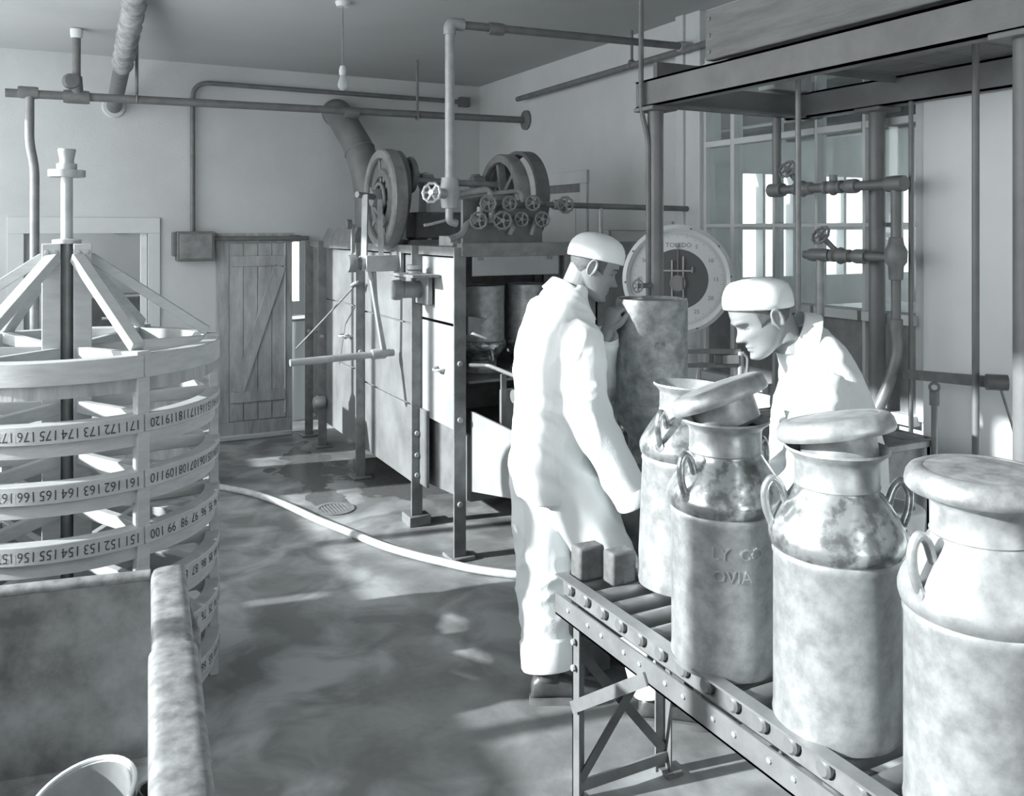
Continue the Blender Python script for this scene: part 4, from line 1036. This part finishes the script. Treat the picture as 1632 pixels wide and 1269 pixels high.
# hub of two heavy planks with the shaft between
for sg in (-1, 1):
    x = RC.x + sg * .052
    MB().box(x - .031, x + .031, RC.y - .07, RC.y + .07, .0, 1.715).build('hub_plank', 'white_wood', rl, bevel=.003)
    for dx in (-.014, .016): MB().lathe([(0, 0), (.008, 0), (.007, .005), (0, .007)], (x + dx, RC.y - .07, 1.685), (0, -1, 0), 10).build('hub_bolt', 'pipe_light', rl)
MB().cyl((RC.x, RC.y, 0), (RC.x, RC.y, 1.99), .0205, n=20).build('shaft', 'galvanized', rl)
MB().lathe([(.021, 0), (.05, 0), (.05, .015), (.021, .02)], (RC.x, RC.y, 1.715), n=28).build('base_flange', 'galvanized', rl)
MB().lathe([(0, 0), (.064, 0), (.064, .026), (.035, .028), (.035, .05), (0, .05)], (RC.x, RC.y, 1.965), n=36).build('top_flange', 'galvanized', rl)
MB().lathe([(0, 0), (.026, 0), (.024, .012), (.03, .045), (.031, .05), (.03, .055), (0, .055)], (RC.x, RC.y, 2.015), n=28).build('cup', 'galvanized', rl)
MB().box(RC.x - .15, RC.x + .15, RC.y - .15, RC.y + .15, 0, .03).build('base_board', 'grey_wood', rl)

# ------------------------------------------------------------------ trough in the left foreground
RZ = .95
q0, q1 = at_z(240, 918, RZ), at_z(243, 1300, RZ)
tr = thing('wash_trough', 'stained metal trough with a thick rounded rim in the left foreground', 'trough', (-.3, 1.7, 0))
ex = V((.99, .10, 0)); ex.normalize()
ey = (q1 - q0); ey.z = 0; ey.normalize()
LW, LL = 1.05, 1.25
def tp(u, v, z): return V((q0.x, q0.y, 0)) - V((.98, .17 * -1, 0)) * u * 1.0 + ey * v + V((0, 0, z))
far = [tp(0, 0, 0), tp(LW, 0, 0)]
MB().poly([tp(0, -.015, .25), tp(LW, -.015, .25), tp(LW, -.015, RZ - .005), tp(0, -.015, RZ - .005)], ey * -.02).build('far_wall', 'tank_stain', tr)
MB().tube([tp(0, -.02, RZ - .005), tp(LW, -.02, RZ - .005)], .013, 10).build('far_lip', 'rim_stain', tr)
MB().poly([tp(-.01, -.02, .25), tp(-.01, LL, .25), tp(-.01, LL, RZ - .01), tp(-.01, -.02, RZ - .01)], (.018, 0, 0)).build('right_wall', 'tank_stain', tr)
MB().poly([tp(LW, -.02, .25), tp(LW, LL, .25), tp(LW, LL, RZ - .01), tp(LW, -.02, RZ - .01)], (-.018, 0, 0)).build('left_wall', 'tank_stain', tr)
MB().poly([tp(0, LL, .25), tp(LW, LL, .25), tp(LW, LL, RZ - .005), tp(0, LL, RZ - .005)], ey * .02).build('near_wall', 'tank_stain', tr)
MB().poly([tp(0, -.02, .5), tp(LW, -.02, .5), tp(LW, LL, .5), tp(0, LL, .5)], (0, 0, .015)).build('trough_floor', 'tank_stain', tr)
# thick rounded right rim, in two lengths
def rim(v0, v1, wd, ht):
    secs = []
    for i in range(13):
        v = v0 + (v1 - v0) * i / 12
        c = tp(0, v, RZ - .02) + V((.040, 0, 0))
        secs.append((c, V((1, 0, 0)), V((0, 0, 1)), wd, ht))
    return MB().loft(secs, 24, 3.6)
rim(-.02, .42, .040, .030).build('rim_length', 'rim_stain', tr)
rim(.415, LL, .046, .033).build('rim_length', 'rim_stain', tr)
MB().box(q0.x + .035, q0.x + .075, q0.y - .28, q0.y - .0, .60, RZ - .03).build('end_bracket', 'rim_stain', tr, bevel=.006)
for u in (.05, LW - .05):
    for v in (.03, LL - .05): MB().cyl(tp(u, v, 0), tp(u, v, .26), .03).build('leg', 'dark_iron', tr)
# pail and dipper in the trough
p = at_z(152, 1292, .60)
pl = thing('tin_pail', 'shallow bright pan lying in the trough', 'pan', (p.x, p.y, .515))
ax = V((-.25, -.15, 1)).normalized()
MB().lathe([(0, 0), (.078, 0), (.085, .01), (.098, .10), (.104, .105), (.101, .11), (.094, .104), (.081, .012), (0, .010)], (p.x, p.y, .535), ax, 40).build('bowl', 'galvanized', pl)
MB().torus(V((p.x, p.y, .535)) + ax * .108, ax, .101, .005, 40, 8).build('rim', 'enamel', pl)
p2 = p + RT * .10 + FW * .02
pd = thing('tin_dipper', 'small tin dipper beside the bright pan in the trough', 'dipper', (p2.x, p2.y, .515))
ax2 = V((.3, .1, 1)).normalized()
MB().lathe([(0, 0), (.034, 0), (.045, .01), (.048, .09), (.05, .095), (.045, .093), (.04, .012), (0, .01)], (p2.x, p2.y, .525), ax2, 28).build('cup', 'tank_stain', pd)
MB().tube([V((p2.x, p2.y, .6)) + RT * .05, V((p2.x, p2.y, .66)) + RT * .10, V((p2.x, p2.y, .68)) + RT * .12 + FW * .02], .006, 8).build('handle', 'galvanized', pd)

# ------------------------------------------------------------------ people
def remesh(mb, voxel, smooth=3, name='tmp'):
    me = mb.mesh(name); o = bpy.data.objects.new(name, me); COL.objects.link(o)
    r = o.modifiers.new('r', 'REMESH'); r.mode = 'VOXEL'; r.voxel_size = voxel; r.adaptivity = 0
    if smooth:
        s = o.modifiers.new('s', 'SMOOTH'); s.factor = .5; s.iterations = smooth
    bpy.context.view_layer.update()
    out = bpy.data.meshes.new_from_object(o.evaluated_get(bpy.context.evaluated_depsgraph_get()))
    bpy.data.objects.remove(o); bpy.data.meshes.remove(me)
    return out
HT = [(-.120, .070, .048, .012), (-.116, .080, .028, .026), (-.106, .087, .000, .040), (-.092, .088, -.022, .050), (-.075, .085, -.045, .056), (-.055, .085, -.062, .062), (-.03, .086, -.078, .067),
      (-.008, .083, -.090, .071), (.015, .088, -.098, .075), (.04, .090, -.102, .078), (.065, .084, -.100, .077), (.085, .070, -.090, .069), (.102, .046, -.070, .054), (.113, .016, -.042, .033), (.118, -.008, -.018, .008)]
def g1(x, c, s): return math.exp(-((x - c) / s) ** 2)
def head_surface(z, t, nose=1.0):
    zs_ = [h[0] for h in HT]
    yf = np.interp(z, zs_, [h[1] for h in HT]); yb = np.interp(z, zs_, [h[2] for h in HT]); wd = np.interp(z, zs_, [h[3] for h in HT])
    yc = yb + (yf - yb) * .45
    x = wd * math.copysign(abs(math.cos(t)) ** .9, math.cos(t)); s = math.sin(t)
    y = yc + ((yf - yc) if s > 0 else (yc - yb)) * math.copysign(abs(s) ** .95, s)
    if s > 0:
        ax = abs(x); d = 0.0
        if -.052 < z < .012:
            k = (0.012 - z) / .046
            pr = .031 * nose * (k ** 1.25) if z > -.034 else .031 * nose * max(0, 1 - ((-.034 - z) / .016) ** 1.6)
            sg = .008 + .007 * min(1, max(0, k))
            d += pr * g1(x, 0, sg)
            d += .007 * g1(ax, .014, .006) * g1(z, -.037, .008)
        d += .006 * g1(z, .020, .009) * (1 if ax < .04 else g1(ax, .04, .012))
        d -= .013 * g1(ax, .033, .016) * g1(z, .000, .012)
        d += .006 * g1(ax, .033, .010) * g1(z, -.003, .007)
        d += .0075 * g1(z, -.063, .0055) * g1(x, 0, .022) + .007 * g1(z, -.076, .006) * g1(x, 0, .019)
        d -= .003 * g1(z, -.0695, .0025) * g1(x, 0, .024)
        d -= .004 * g1(z, -.087, .006) * g1(x, 0, .022)
        d += .009 * g1(z, -.103, .011) * g1(x, 0, .018)
        d += .005 * g1(ax, .052, .016) * g1(z, -.022, .016)
        d -= .004 * g1(ax, .040, .010) * g1(z, -.058, .018)
        y += d
    return V((x, y, z))
def person(spec):
    root = thing('person', spec['label'], 'person', spec['base'])
    base = V(spec['base'])
    H = spec['head']; Fh = V(H['F']).normalized(); Lh = V((0, 0, 1)).cross(Fh).normalized()   # left of the head
    pit = H['pitch']; rolla = H.get('roll', 0)
    yv = (Fh * math.cos(pit) - V((0, 0, 1)) * math.sin(pit)).normalized()
    zv = (V((0, 0, 1)) * math.cos(pit) + Fh * math.sin(pit)).normalized()
    xv = yv.cross(zv).normalized()
    if rolla:
        q = Matrix.Rotation(rolla, 3, yv); xv = q @ xv; zv = q @ zv
    hc = V(H['c']); hs_ = H.get('scale', 1.0)
    def hp(p): return hc + (xv * p[0] + yv * p[1] + zv * p[2]) * hs_
    # ---- body: head, neck, trunk, limbs and hands in one skin
    mb = MB()
    nt_, nz_ = 72, 70; vs_ = []; fs_ = []
    for i in range(nz_ + 1):
        z = -.1195 + (.2372) * (i / nz_)
        for k in range(nt_): vs_.append(hp(head_surface(z, 2 * math.pi * k / nt_, H.get('nose', 1))))
    for i in range(nz_):
        for k in range(nt_):
            k2 = (k + 1) % nt_; fs_.append((i * nt_ + k, i * nt_ + k2, (i + 1) * nt_ + k2, (i + 1) * nt_ + k))
    fs_.append(tuple(range(nt_ - 1, -1, -1))); fs_.append(tuple(range(nz_ * nt_, (nz_ + 1) * nt_)))
    mb.add(vs_, fs_)
    for s in (-1, 1):     # ears
        c = V((s * .076, -.018, -.012)); secs = []
        pts = []
        for k in range(13):
            t = math.radians(-70 + 300 * k / 12)
            pts.append(hp(c + V((s * (.012 + .004 * math.sin(t)), -.016 * math.cos(t) * 1.0 - .004, .030 * math.sin(t) + .002))))
        mb.tube(pts, .0052 * hs_, 8)
        mb.loft([(hp(c + V((s * -.010, .0, 0))), yv, zv, .013, .024), (hp(c + V((s * .006, -.003, 0))), yv, zv, .015, .027), (hp(c + V((s * .010, -.003, 0))), yv, zv, .012, .022)], 16)
        mb.tube([hp(c + V((s * .004, .006, -.018))), hp(c + V((s * .008, .003, -.032)))], [.006, .005], 8)
    nb = V(spec['neck']); n0 = hp((0, -.035, -.02)); n1 = hp((0, -.030, -.10))
    mb.loft([(n0, xv, yv, .052, .055), (n1, xv, yv, .054, .060), (n1.lerp(nb, .6), xv, (yv + V((Fh.x, Fh.y, 0))).normalized(), .055, .060), (nb - V((0, 0, .06)), xv, Fh, .075, .068)], 24)
    def limb(pts, rs, sc=1.0, n=14):
        P_ = spline(pts, 6); m = len(P_); R_ = [float(np.interp(i / (m - 1) * (len(rs) - 1), range(len(rs)), rs)) * sc for i in range(m)]
        mb_.tube(P_, R_, n)
    mb_ = mb
    Ft = V(spec['F']).normalized(); Lt = V((0, 0, 1)).cross(Ft).normalized()
    mb.loft([(c, Lt, V(f).normalized(), hw - .025, hd - .025) for c, f, hw, hd in spec['torso']], 24)
    for a in spec['arms']: limb(a['pts'], [.055, .05, .042, .042, .032, .028])
    for l in spec['legs']: limb(l['pts'], [.085, .075, .055, .05, .04])
    for h in spec['hands']:
        wv_, d, nn, sd, curl = V(h['w']), V(h['d']).normalized(), V(h['n']), V(h['s']), h['curl']
        nn = (nn - d * nn.dot(d)).normalized(); sd = (sd - d * sd.dot(d) - nn * sd.dot(nn)).normalized()
        mb.loft([(wv_ - d * .05, sd, nn, .026, .021), (wv_, sd, nn, .027, .019), (wv_ + d * .03, sd, nn, .036, .018), (wv_ + d * .07, sd, nn, .041, .016), (wv_ + d * .092, sd, nn, .039, .013)], 18)
        for k, (off, ln) in enumerate(((.029, .92), (.010, 1.0), (-.010, .95), (-.029, .76))):
            p_ = wv_ + d * (.088 - .004 * abs(k - 1)) + sd * off; ang = 0; pts = [p_ - d * .03, p_]; rs = [.0095, .0098]
            for j, ll in enumerate((.043, .027, .021)):
                ang += curl[j] + (.06 * k)
                p_ = p_ + (d * math.cos(ang) - nn * math.sin(ang)) * (ll * ln); pts.append(p_); rs.append((.0088, .0082, .0065)[j])
            mb.tube(spline(pts, 3), [float(np.interp(i / (len(pts) * 3 - 3), np.linspace(0, 1, len(rs)), rs)) for i in range(len(pts) * 3 - 2)], 10)
        p_ = wv_ + d * .02 + sd * .022
        t1 = (sd * .75 + d * .75 - nn * .25).normalized(); t2 = (d * .95 + sd * .15 - nn * .35).normalized(); t3 = (d * .9 - nn * .55).normalized()
        pts = [p_, p_ + t1 * .035, p_ + t1 * .035 + t2 * .034, p_ + t1 * .035 + t2 * .034 + t3 * .026]
        mb.tube(spline(pts, 4), [float(x) for x in np.interp(np.linspace(0, 1, 13), [0, .33, .7, 1], [.015, .0125, .0105, .008])], 10)
    me = remesh(mb, .0036, 2, 'body')
    me.transform(Matrix.Translation(-base))
    body = link('body', me, 'skin', root, base, True, 0, 180)
    # ---- hair, brows, eyes
    hb = MB(); vs_ = []; fs_ = []; nt2 = 48; nz2 = 22
    for i in range(nz2 + 1):
        for k in range(nt2 + 1):
            t = math.radians(158) + math.radians(224) * k / nt2
            side = abs(math.cos(t)) ** 2
            zlo = -.082 + .072 * side; zhi = .06
            z = zlo + (zhi - zlo) * i / nz2
            p_ = head_surface(z, t); c_ = V((0, -.01, z)); e = (p_ - c_).normalized()
            vs_.append(hp(p_ + e * (.0035 * min(1, i / 3) + .0005)))
    for i in range(nz2):
        for k in range(nt2):
            o_ = i * (nt2 + 1) + k; fs_.append((o_, o_ + 1, o_ + nt2 + 2, o_ + nt2 + 1))
    hb.add(vs_, fs_); hb.build('hair', 'hair', root, ang=180)
    for s in (-1, 1):
        pts = [head_surface(zz, math.pi / 2 - s * aa) + V((0, .0015, 0)) for zz, aa in ((.016, .22), (.021, .42), (.021, .60), (.015, .76))]
        MB().tube([hp(p_) for p_ in spline(pts, 4)], [.002, .0032, .0038, .004, .004, .004, .0038, .0036, .0034, .003, .0026, .002, .0016], 8).build('eyebrow', 'hair', root)
        pts = [head_surface(zz, math.pi / 2 - s * aa) + V((0, .0005, 0)) for zz, aa in ((-.006, .33), (-.0035, .48), (-.006, .64))]
        MB().tube([hp(p_) for p_ in spline(pts, 4)], .0013, 6).build('eyelash_line', 'hair', root)
    pts = [head_surface(-.0695, math.pi / 2 + aa) + V((0, .0006, 0)) for aa in (-.42, -.2, 0, .2, .42)]
    MB().tube([hp(p_) for p_ in spline(pts, 4)], .0011, 6).build('mouth_line', 'hair', root)
    # ---- cap
    cb = MB(); vs_ = []; fs_ = []; nk = 72
    K = H.get('cap', [(.030, 1.0), (.034, 1.035), (.055, 1.045), (.075, 1.02), (.093, .95), (.108, .84), (.121, .67), (.130, .44), (.134, .16)])
    cr = H.get('cap_rot', 0); ccr, csr = math.cos(cr), math.sin(cr)
    Kin = [(.034, .985)]
    for i, (z, r) in enumerate([(.036, .97)] + K):
        for k in range(nk):
            t = 2 * math.pi * k / nk
            pl_ = 1 + .018 * math.sin(t * 9 + z * 30) * min(1, max(0, (z - .05) / .05)) + .03 * noise.noise(V((math.cos(t) * 2.2 + spec['seed'], math.sin(t) * 2.2, z * 26))) * min(1, i / 2)
            y_ = -.006 + .107 * r * pl_ * math.sin(t); x_ = .089 * r * pl_ * math.cos(t)
            zz_ = z - .03 + .004 * noise.noise(V((math.cos(t) * 1.5, math.sin(t) * 1.5, 7 + z * 9))) * min(1, i / 3)
            vs_.append(hp((x_, y_ * ccr - zz_ * csr, .03 + H.get('cap_dz', 0) + zz_ * ccr + y_ * csr)))
    m_ = len(K) + 1
    for i in range(m_ - 1):
        for k in range(nk):
            k2 = (k + 1) % nk; fs_.append((i * nk + k, i * nk + k2, (i + 1) * nk + k2, (i + 1) * nk + k))
    vs_.append(hp((0, -.006 * ccr - (K[-1][0] - .029) * csr, .03 + H.get('cap_dz', 0) + (K[-1][0] - .029) * ccr))); top = len(vs_) - 1
    for k in range(nk): fs_.append(((m_ - 1) * nk + k, (m_ - 1) * nk + (k + 1) % nk, top))
    cb.add(vs_, fs_); cb.build('cap', 'cloth', root, ang=180)
    # ---- overalls
    mb_ = MB(); mbo = mb_
    mb_.loft([(c, Lt, V(f).normalized(), hw, hd) for c, f, hw, hd in spec['torso']], 32, 2.2)
    for a in spec['arms']: limb(a['pts'][:-1] + [a['cuff']], a['r'], n=18)
    for l in spec['legs']: limb(l['pts'][:-1] + [l['cuff']], l['r'], n=18)
    me = remesh(mbo, .0085, 4, 'overalls')
    n_ = len(me.vertices); co = np.empty(n_ * 3); me.vertices.foreach_get('co', co); no = np.empty(n_ * 3); me.vertex_normals.foreach_get('vector', no)
    co = co.reshape(-1, 3); no = no.reshape(-1, 3)
    for i in range(n_):
        p_ = V(co[i]); q = V((p_.x * 5 + p_.z * 2.2, p_.y * 5, p_.z * 3.4)) + V((spec['seed'], 0, 0))
        wv_ = noise.noise_vector(p_ * 3.1 + V((spec['seed'], 4, 0)))
        r1 = 1 - abs(noise.noise(q + wv_ * .8)) * 2.4
        r2 = 1 - abs(noise.noise(q * 2.1 + wv_ * 1.2 + V((9, 1, 3)))) * 2.4
        d_ = spec.get('fold', .011) * max(0, r1) ** 2 + spec.get('fold', .011) * .45 * max(0, r2) ** 2 - .004
        for fc, fr, fa, fd_ in spec.get('folds', ()):
            dd = p_ - V(fc); rr = dd.length
            if rr < fr * 2.2: d_ += fa * math.exp(-(rr / fr) ** 2) * math.sin(dd.dot(V(fd_)))
        co[i] += no[i] * d_
    me.vertices.foreach_set('co', co.ravel()); me.transform(Matrix.Translation(-base))
    link('overalls', me, 'cloth', root, base, True, 0, 180)
    # collar
    cl = MB(); vs_ = []; fs_ = []
    cc, cz = V(spec['collar']['c']), V(spec['collar']['n']).normalized()
    u_ = (Ft - cz * Ft.dot(cz)).normalized(); v_ = cz.cross(u_).normalized(); nk = 44; op_ = .5
    prof = [(.062, -.03), (.066, .012), (.071, .020), (.078, .014), (.092, -.022), (.100, -.032)]
    for r_, h_ in prof:
        for k in range(nk + 1):
            t = op_ + (2 * math.pi - 2 * op_) * k / nk
            fr = abs(math.cos(t / 2)) ** 3
            ext = 1 + .35 * fr * (1 if h_ < .01 and r_ > .075 else .15)
            vs_.append(cc + u_ * (r_ * ext * math.cos(t) * 1.06) + v_ * (r_ * ext * math.sin(t)) + cz * (h_ - .045 * fr * (1.2 if r_ > .075 else .8)))
    for i in range(len(prof) - 1):
        for k in range(nk):
            o_ = i * (nk + 1) + k; fs_.append((o_, o_ + 1, o_ + nk + 2, o_ + nk + 1))
    cl.add(vs_, fs_); co_ = cl.build('collar', 'cloth', root, ang=180)
    sm = co_.modifiers.new('th', 'SOLIDIFY'); sm.thickness = .004
    sb_ = co_.modifiers.new('sub', 'SUBSURF'); sb_.levels = 1; sb_.render_levels = 1
    for a in spec['arms']:
        d = (V(a['cuff']) - V(a['pts'][-3])).normalized(); u, v, _ = frame(d); c = V(a['cuff']); r = a['r'][-1]
        MB().lathe([(r * .8, -.06), (r * 1.0, -.05), (r * 1.06, -.045), (r * 1.08, .0), (r * 1.03, .006), (r * .96, .0), (r * .9, -.04)], c, d, 28).build('sleeve_cuff', 'cloth', root)
    for l in spec['legs']:
        d = (V(l['cuff']) - V(l['pts'][-2])).normalized(); c = V(l['cuff']); r = l['r'][-1]
        MB().lathe([(r * .9, -.12), (r * 1.06, -.105), (r * 1.10, -.10), (r * 1.12, -.01), (r * 1.06, .0), (r * .9, -.005), (r * .85, -.06)], c, d, 28).build('trouser_turn_up', 'cloth', root)
    # shoes
    for f in spec['feet']:
        p_, d = V(f['p']), V(f['d']).normalized(); s = V((0, 0, 1)).cross(d).normalized(); up = V((0, 0, 1))
        secs = []
        for t, wd, ht in ((-.085, .022, .05), (-.075, .034, .075), (-.04, .038, .10), (.0, .037, .10), (.04, .038, .082), (.08, .043, .062), (.12, .047, .05), (.155, .043, .044), (.178, .030, .036), (.188, .012, .022)):
            secs.append((p_ + d * t + up * (.018 + ht / 2), s, up, wd, ht / 2))
        sh = MB().loft(secs, 20, 2.4)
        sh.tube([p_ + up * .09 - d * .02, p_ + up * .16 - d * .02], [.045, .042], 18)
        so = sh.build('shoe', 'leather', root, ang=60)
        mb2 = MB(); out = []
        for sgn in (1, -1):
            rng = ((-.09, .028), (-.06, .039), (0, .038), (.04, .04), (.08, .046), (.12, .050), (.16, .046), (.185, .03), (.195, .01))
            out += [p_ + d * t + s * (sgn * wd) for t, wd in (rng if sgn == 1 else rng[::-1])]
        mb2.poly([V((o_.x, o_.y, 0.0)) for o_ in out], (0, 0, .022)); mb2.build('sole', 'black_iron', so)
    return root

# standing man with his back to us, facing the upside-down can
F1 = V((.96, -.10, 0))
def tors(rows): return [(V(c), V(f), hw, hd) for c, f, hw, hd in rows]
fx = (1, 0, 0)
person(dict(
    label='standing man in white overalls and cap with one hand raised to the upside-down can', base=(1.70, 2.86, 0), seed=3.0, F=F1, neck=(1.735, 2.885, 1.545),
    head=dict(c=(1.835, 2.855, 1.625), F=(.93, -.36, 0), pitch=math.radians(24), scale=1.0, cap_rot=math.radians(12), cap_dz=-.004, nose=1.05),
    torso=tors([((1.685, 2.90, .76), fx, .17, .145), ((1.68, 2.90, .88), fx, .19, .165), ((1.685, 2.90, 1.02), fx, .185, .155), ((1.69, 2.90, 1.15), fx, .188, .150), ((1.69, 2.90, 1.28), fx, .198, .150), ((1.695, 2.90, 1.38), fx, .190, .140), ((1.705, 2.895, 1.455), fx, .150, .112), ((1.72, 2.89, 1.525), fx, .105, .085), ((1.735, 2.885, 1.555), fx, .072, .072)]),
    arms=[dict(pts=[(1.70, 2.755, 1.385), (1.688, 2.70, 1.32), (1.692, 2.672, 1.11), (1.75, 2.64, .98), (1.785, 2.622, .91), (1.79, 2.62, .90)], cuff=(1.838, 2.595, .79), r=[.085, .088, .080, .075, .072, .062]),
          dict(pts=[(1.74, 3.06, 1.44), (1.77, 3.10, 1.37), (1.94, 2.97, 1.14), (1.905, 2.90, 1.25), (1.882, 2.838, 1.350), (1.874, 2.822, 1.372)], cuff=(1.878, 2.829, 1.360), r=[.08, .078, .066, .060, .052, .042])],
    legs=[dict(pts=[(1.69, 2.82, .86), (1.77, 2.76, .66), (1.84, 2.69, .46), (1.90, 2.60, .25), (1.93, 2.555, .10)], cuff=(1.925, 2.565, .115), r=[.12, .115, .10, .092, .088]),
          dict(pts=[(1.68, 2.99, .86), (1.68, 2.98, .66), (1.67, 2.96, .46), (1.65, 2.91, .25), (1.645, 2.875, .12)], cuff=(1.645, 2.875, .115), r=[.125, .12, .105, .096, .092])],
    hands=[dict(w=(1.874, 2.82, 1.378), d=(.30, -.12, .93), n=(-.9, -.1, .25), s=(.35, -.9, -.05), curl=(1.0, .9, .5)), dict(w=(1.79, 2.62, .90), d=(.3, -.15, -.9), n=(-.2, -1, 0), s=(1, 0, .3), curl=(.7, .9, .6))],
    feet=[dict(p=(1.93, 2.55, 0), d=(.82, -.57, 0)), dict(p=(1.655, 2.855, 0), d=(.90, -.42, 0))],
    collar=dict(c=(1.745, 2.882, 1.545), n=(.35, -.08, .93)),
    folds=[((1.72, 2.70, 1.12), .09, .010, (30, 0, 70)), ((1.60, 2.85, .86), .12, .008, (20, 10, 60)), ((1.77, 2.74, .6), .1, .008, (20, 0, 60)), ((1.92, 2.6, .2), .08, .008, (0, 0, 80)), ((1.65, 2.93, .2), .09, .008, (0, 0, 80)), ((1.80, 2.85, 1.06), .12, .01, (30, 10, 50))]))

# bending man behind the cans
f2 = V((-.90, .43, 0)); f2n = tuple(f2)
tl_ = (-.75, .36, -.45)
B2 = at_d(1330, 700, 2.85)
def s2(px, py, Z): return at_d(px, py, Z)
person(dict(
    label='bending man in white coat and cap looking down behind the milk cans', base=(2.28, 1.98, 0), seed=11.0, F=f2, neck=s2(1266, 532, 2.84), fold=.009,
    head=dict(c=s2(1213, 504, 2.82), F=(-.90, .43, 0), pitch=math.radians(29), scale=1.0, cap_rot=math.radians(25), nose=.9,
              cap=[(.030, 1.0), (.034, 1.04), (.05, 1.06), (.07, 1.05), (.088, 1.0), (.103, .92), (.115, .77), (.122, .5), (.125, .18)]),
    torso=tors([(s2(1345, 790, 2.85), f2n, .17, .13), (s2(1338, 720, 2.85), f2n, .18, .135), (s2(1322, 660, 2.85), (-.85, .4, -.25), .190, .125), (s2(1306, 606, 2.85), (-.8, .38, -.4), .195, .115), (s2(1294, 572, 2.85), tl_, .175, .095), (s2(1280, 549, 2.85), (-.7, .33, -.55), .12, .085), (s2(1267, 532, 2.84), (-.7, .33, -.6), .07, .07)]),
    arms=[dict(pts=[s2(1312, 606, 2.68), s2(1304, 645, 2.64), s2(1292, 745, 2.60), s2(1275, 775, 2.62), s2(1248, 795, 2.66), s2(1240, 798, 2.67)], cuff=s2(1246, 796, 2.66), r=[.078, .08, .072, .066, .058, .046]),
          dict(pts=[s2(1290, 600, 3.02), s2(1275, 640, 3.06), s2(1255, 740, 3.05), s2(1240, 765, 3.0), s2(1225, 790, 2.97), s2(1220, 795, 2.96)], cuff=s2(1223, 792, 2.965), r=[.085, .085, .072, .066, .058, .046])],
    legs=[dict(pts=[(2.33, 1.92, .9), (2.325, 1.92, .68), (2.31, 1.93, .46), (2.32, 1.93, .25), (2.33, 1.93, .10)], cuff=(2.33, 1.93, .10), r=[.115, .11, .095, .09, .088]),
          dict(pts=[(2.36, 2.08, .9), (2.35, 2.10, .68), (2.33, 2.12, .46), (2.34, 2.14, .25), (2.35, 2.15, .10)], cuff=(2.35, 2.15, .10), r=[.115, .11, .095, .09, .088])],
    hands=[dict(w=s2(1240, 798, 2.67), d=(-.8, .35, -.4), n=(-.3, .1, .9), s=(.2, .8, .2), curl=(.5, .6, .4)), dict(w=s2(1220, 795, 2.96), d=(-.8, .3, -.5), n=(-.3, .1, .9), s=(-.2, -.8, .2), curl=(.5, .6, .4))],
    feet=[dict(p=(2.33, 1.93, 0), d=(-.90, .43, 0)), dict(p=(2.35, 2.15, 0), d=(-.9, .43, 0))],
    collar=dict(c=s2(1263, 532, 2.84), n=(-.72, .34, .60)),
    folds=[(s2(1325, 610, 2.7), .08, .009, (50, 20, 40)), (s2(1290, 690, 2.65), .09, .010, (20, 0, 60))]))
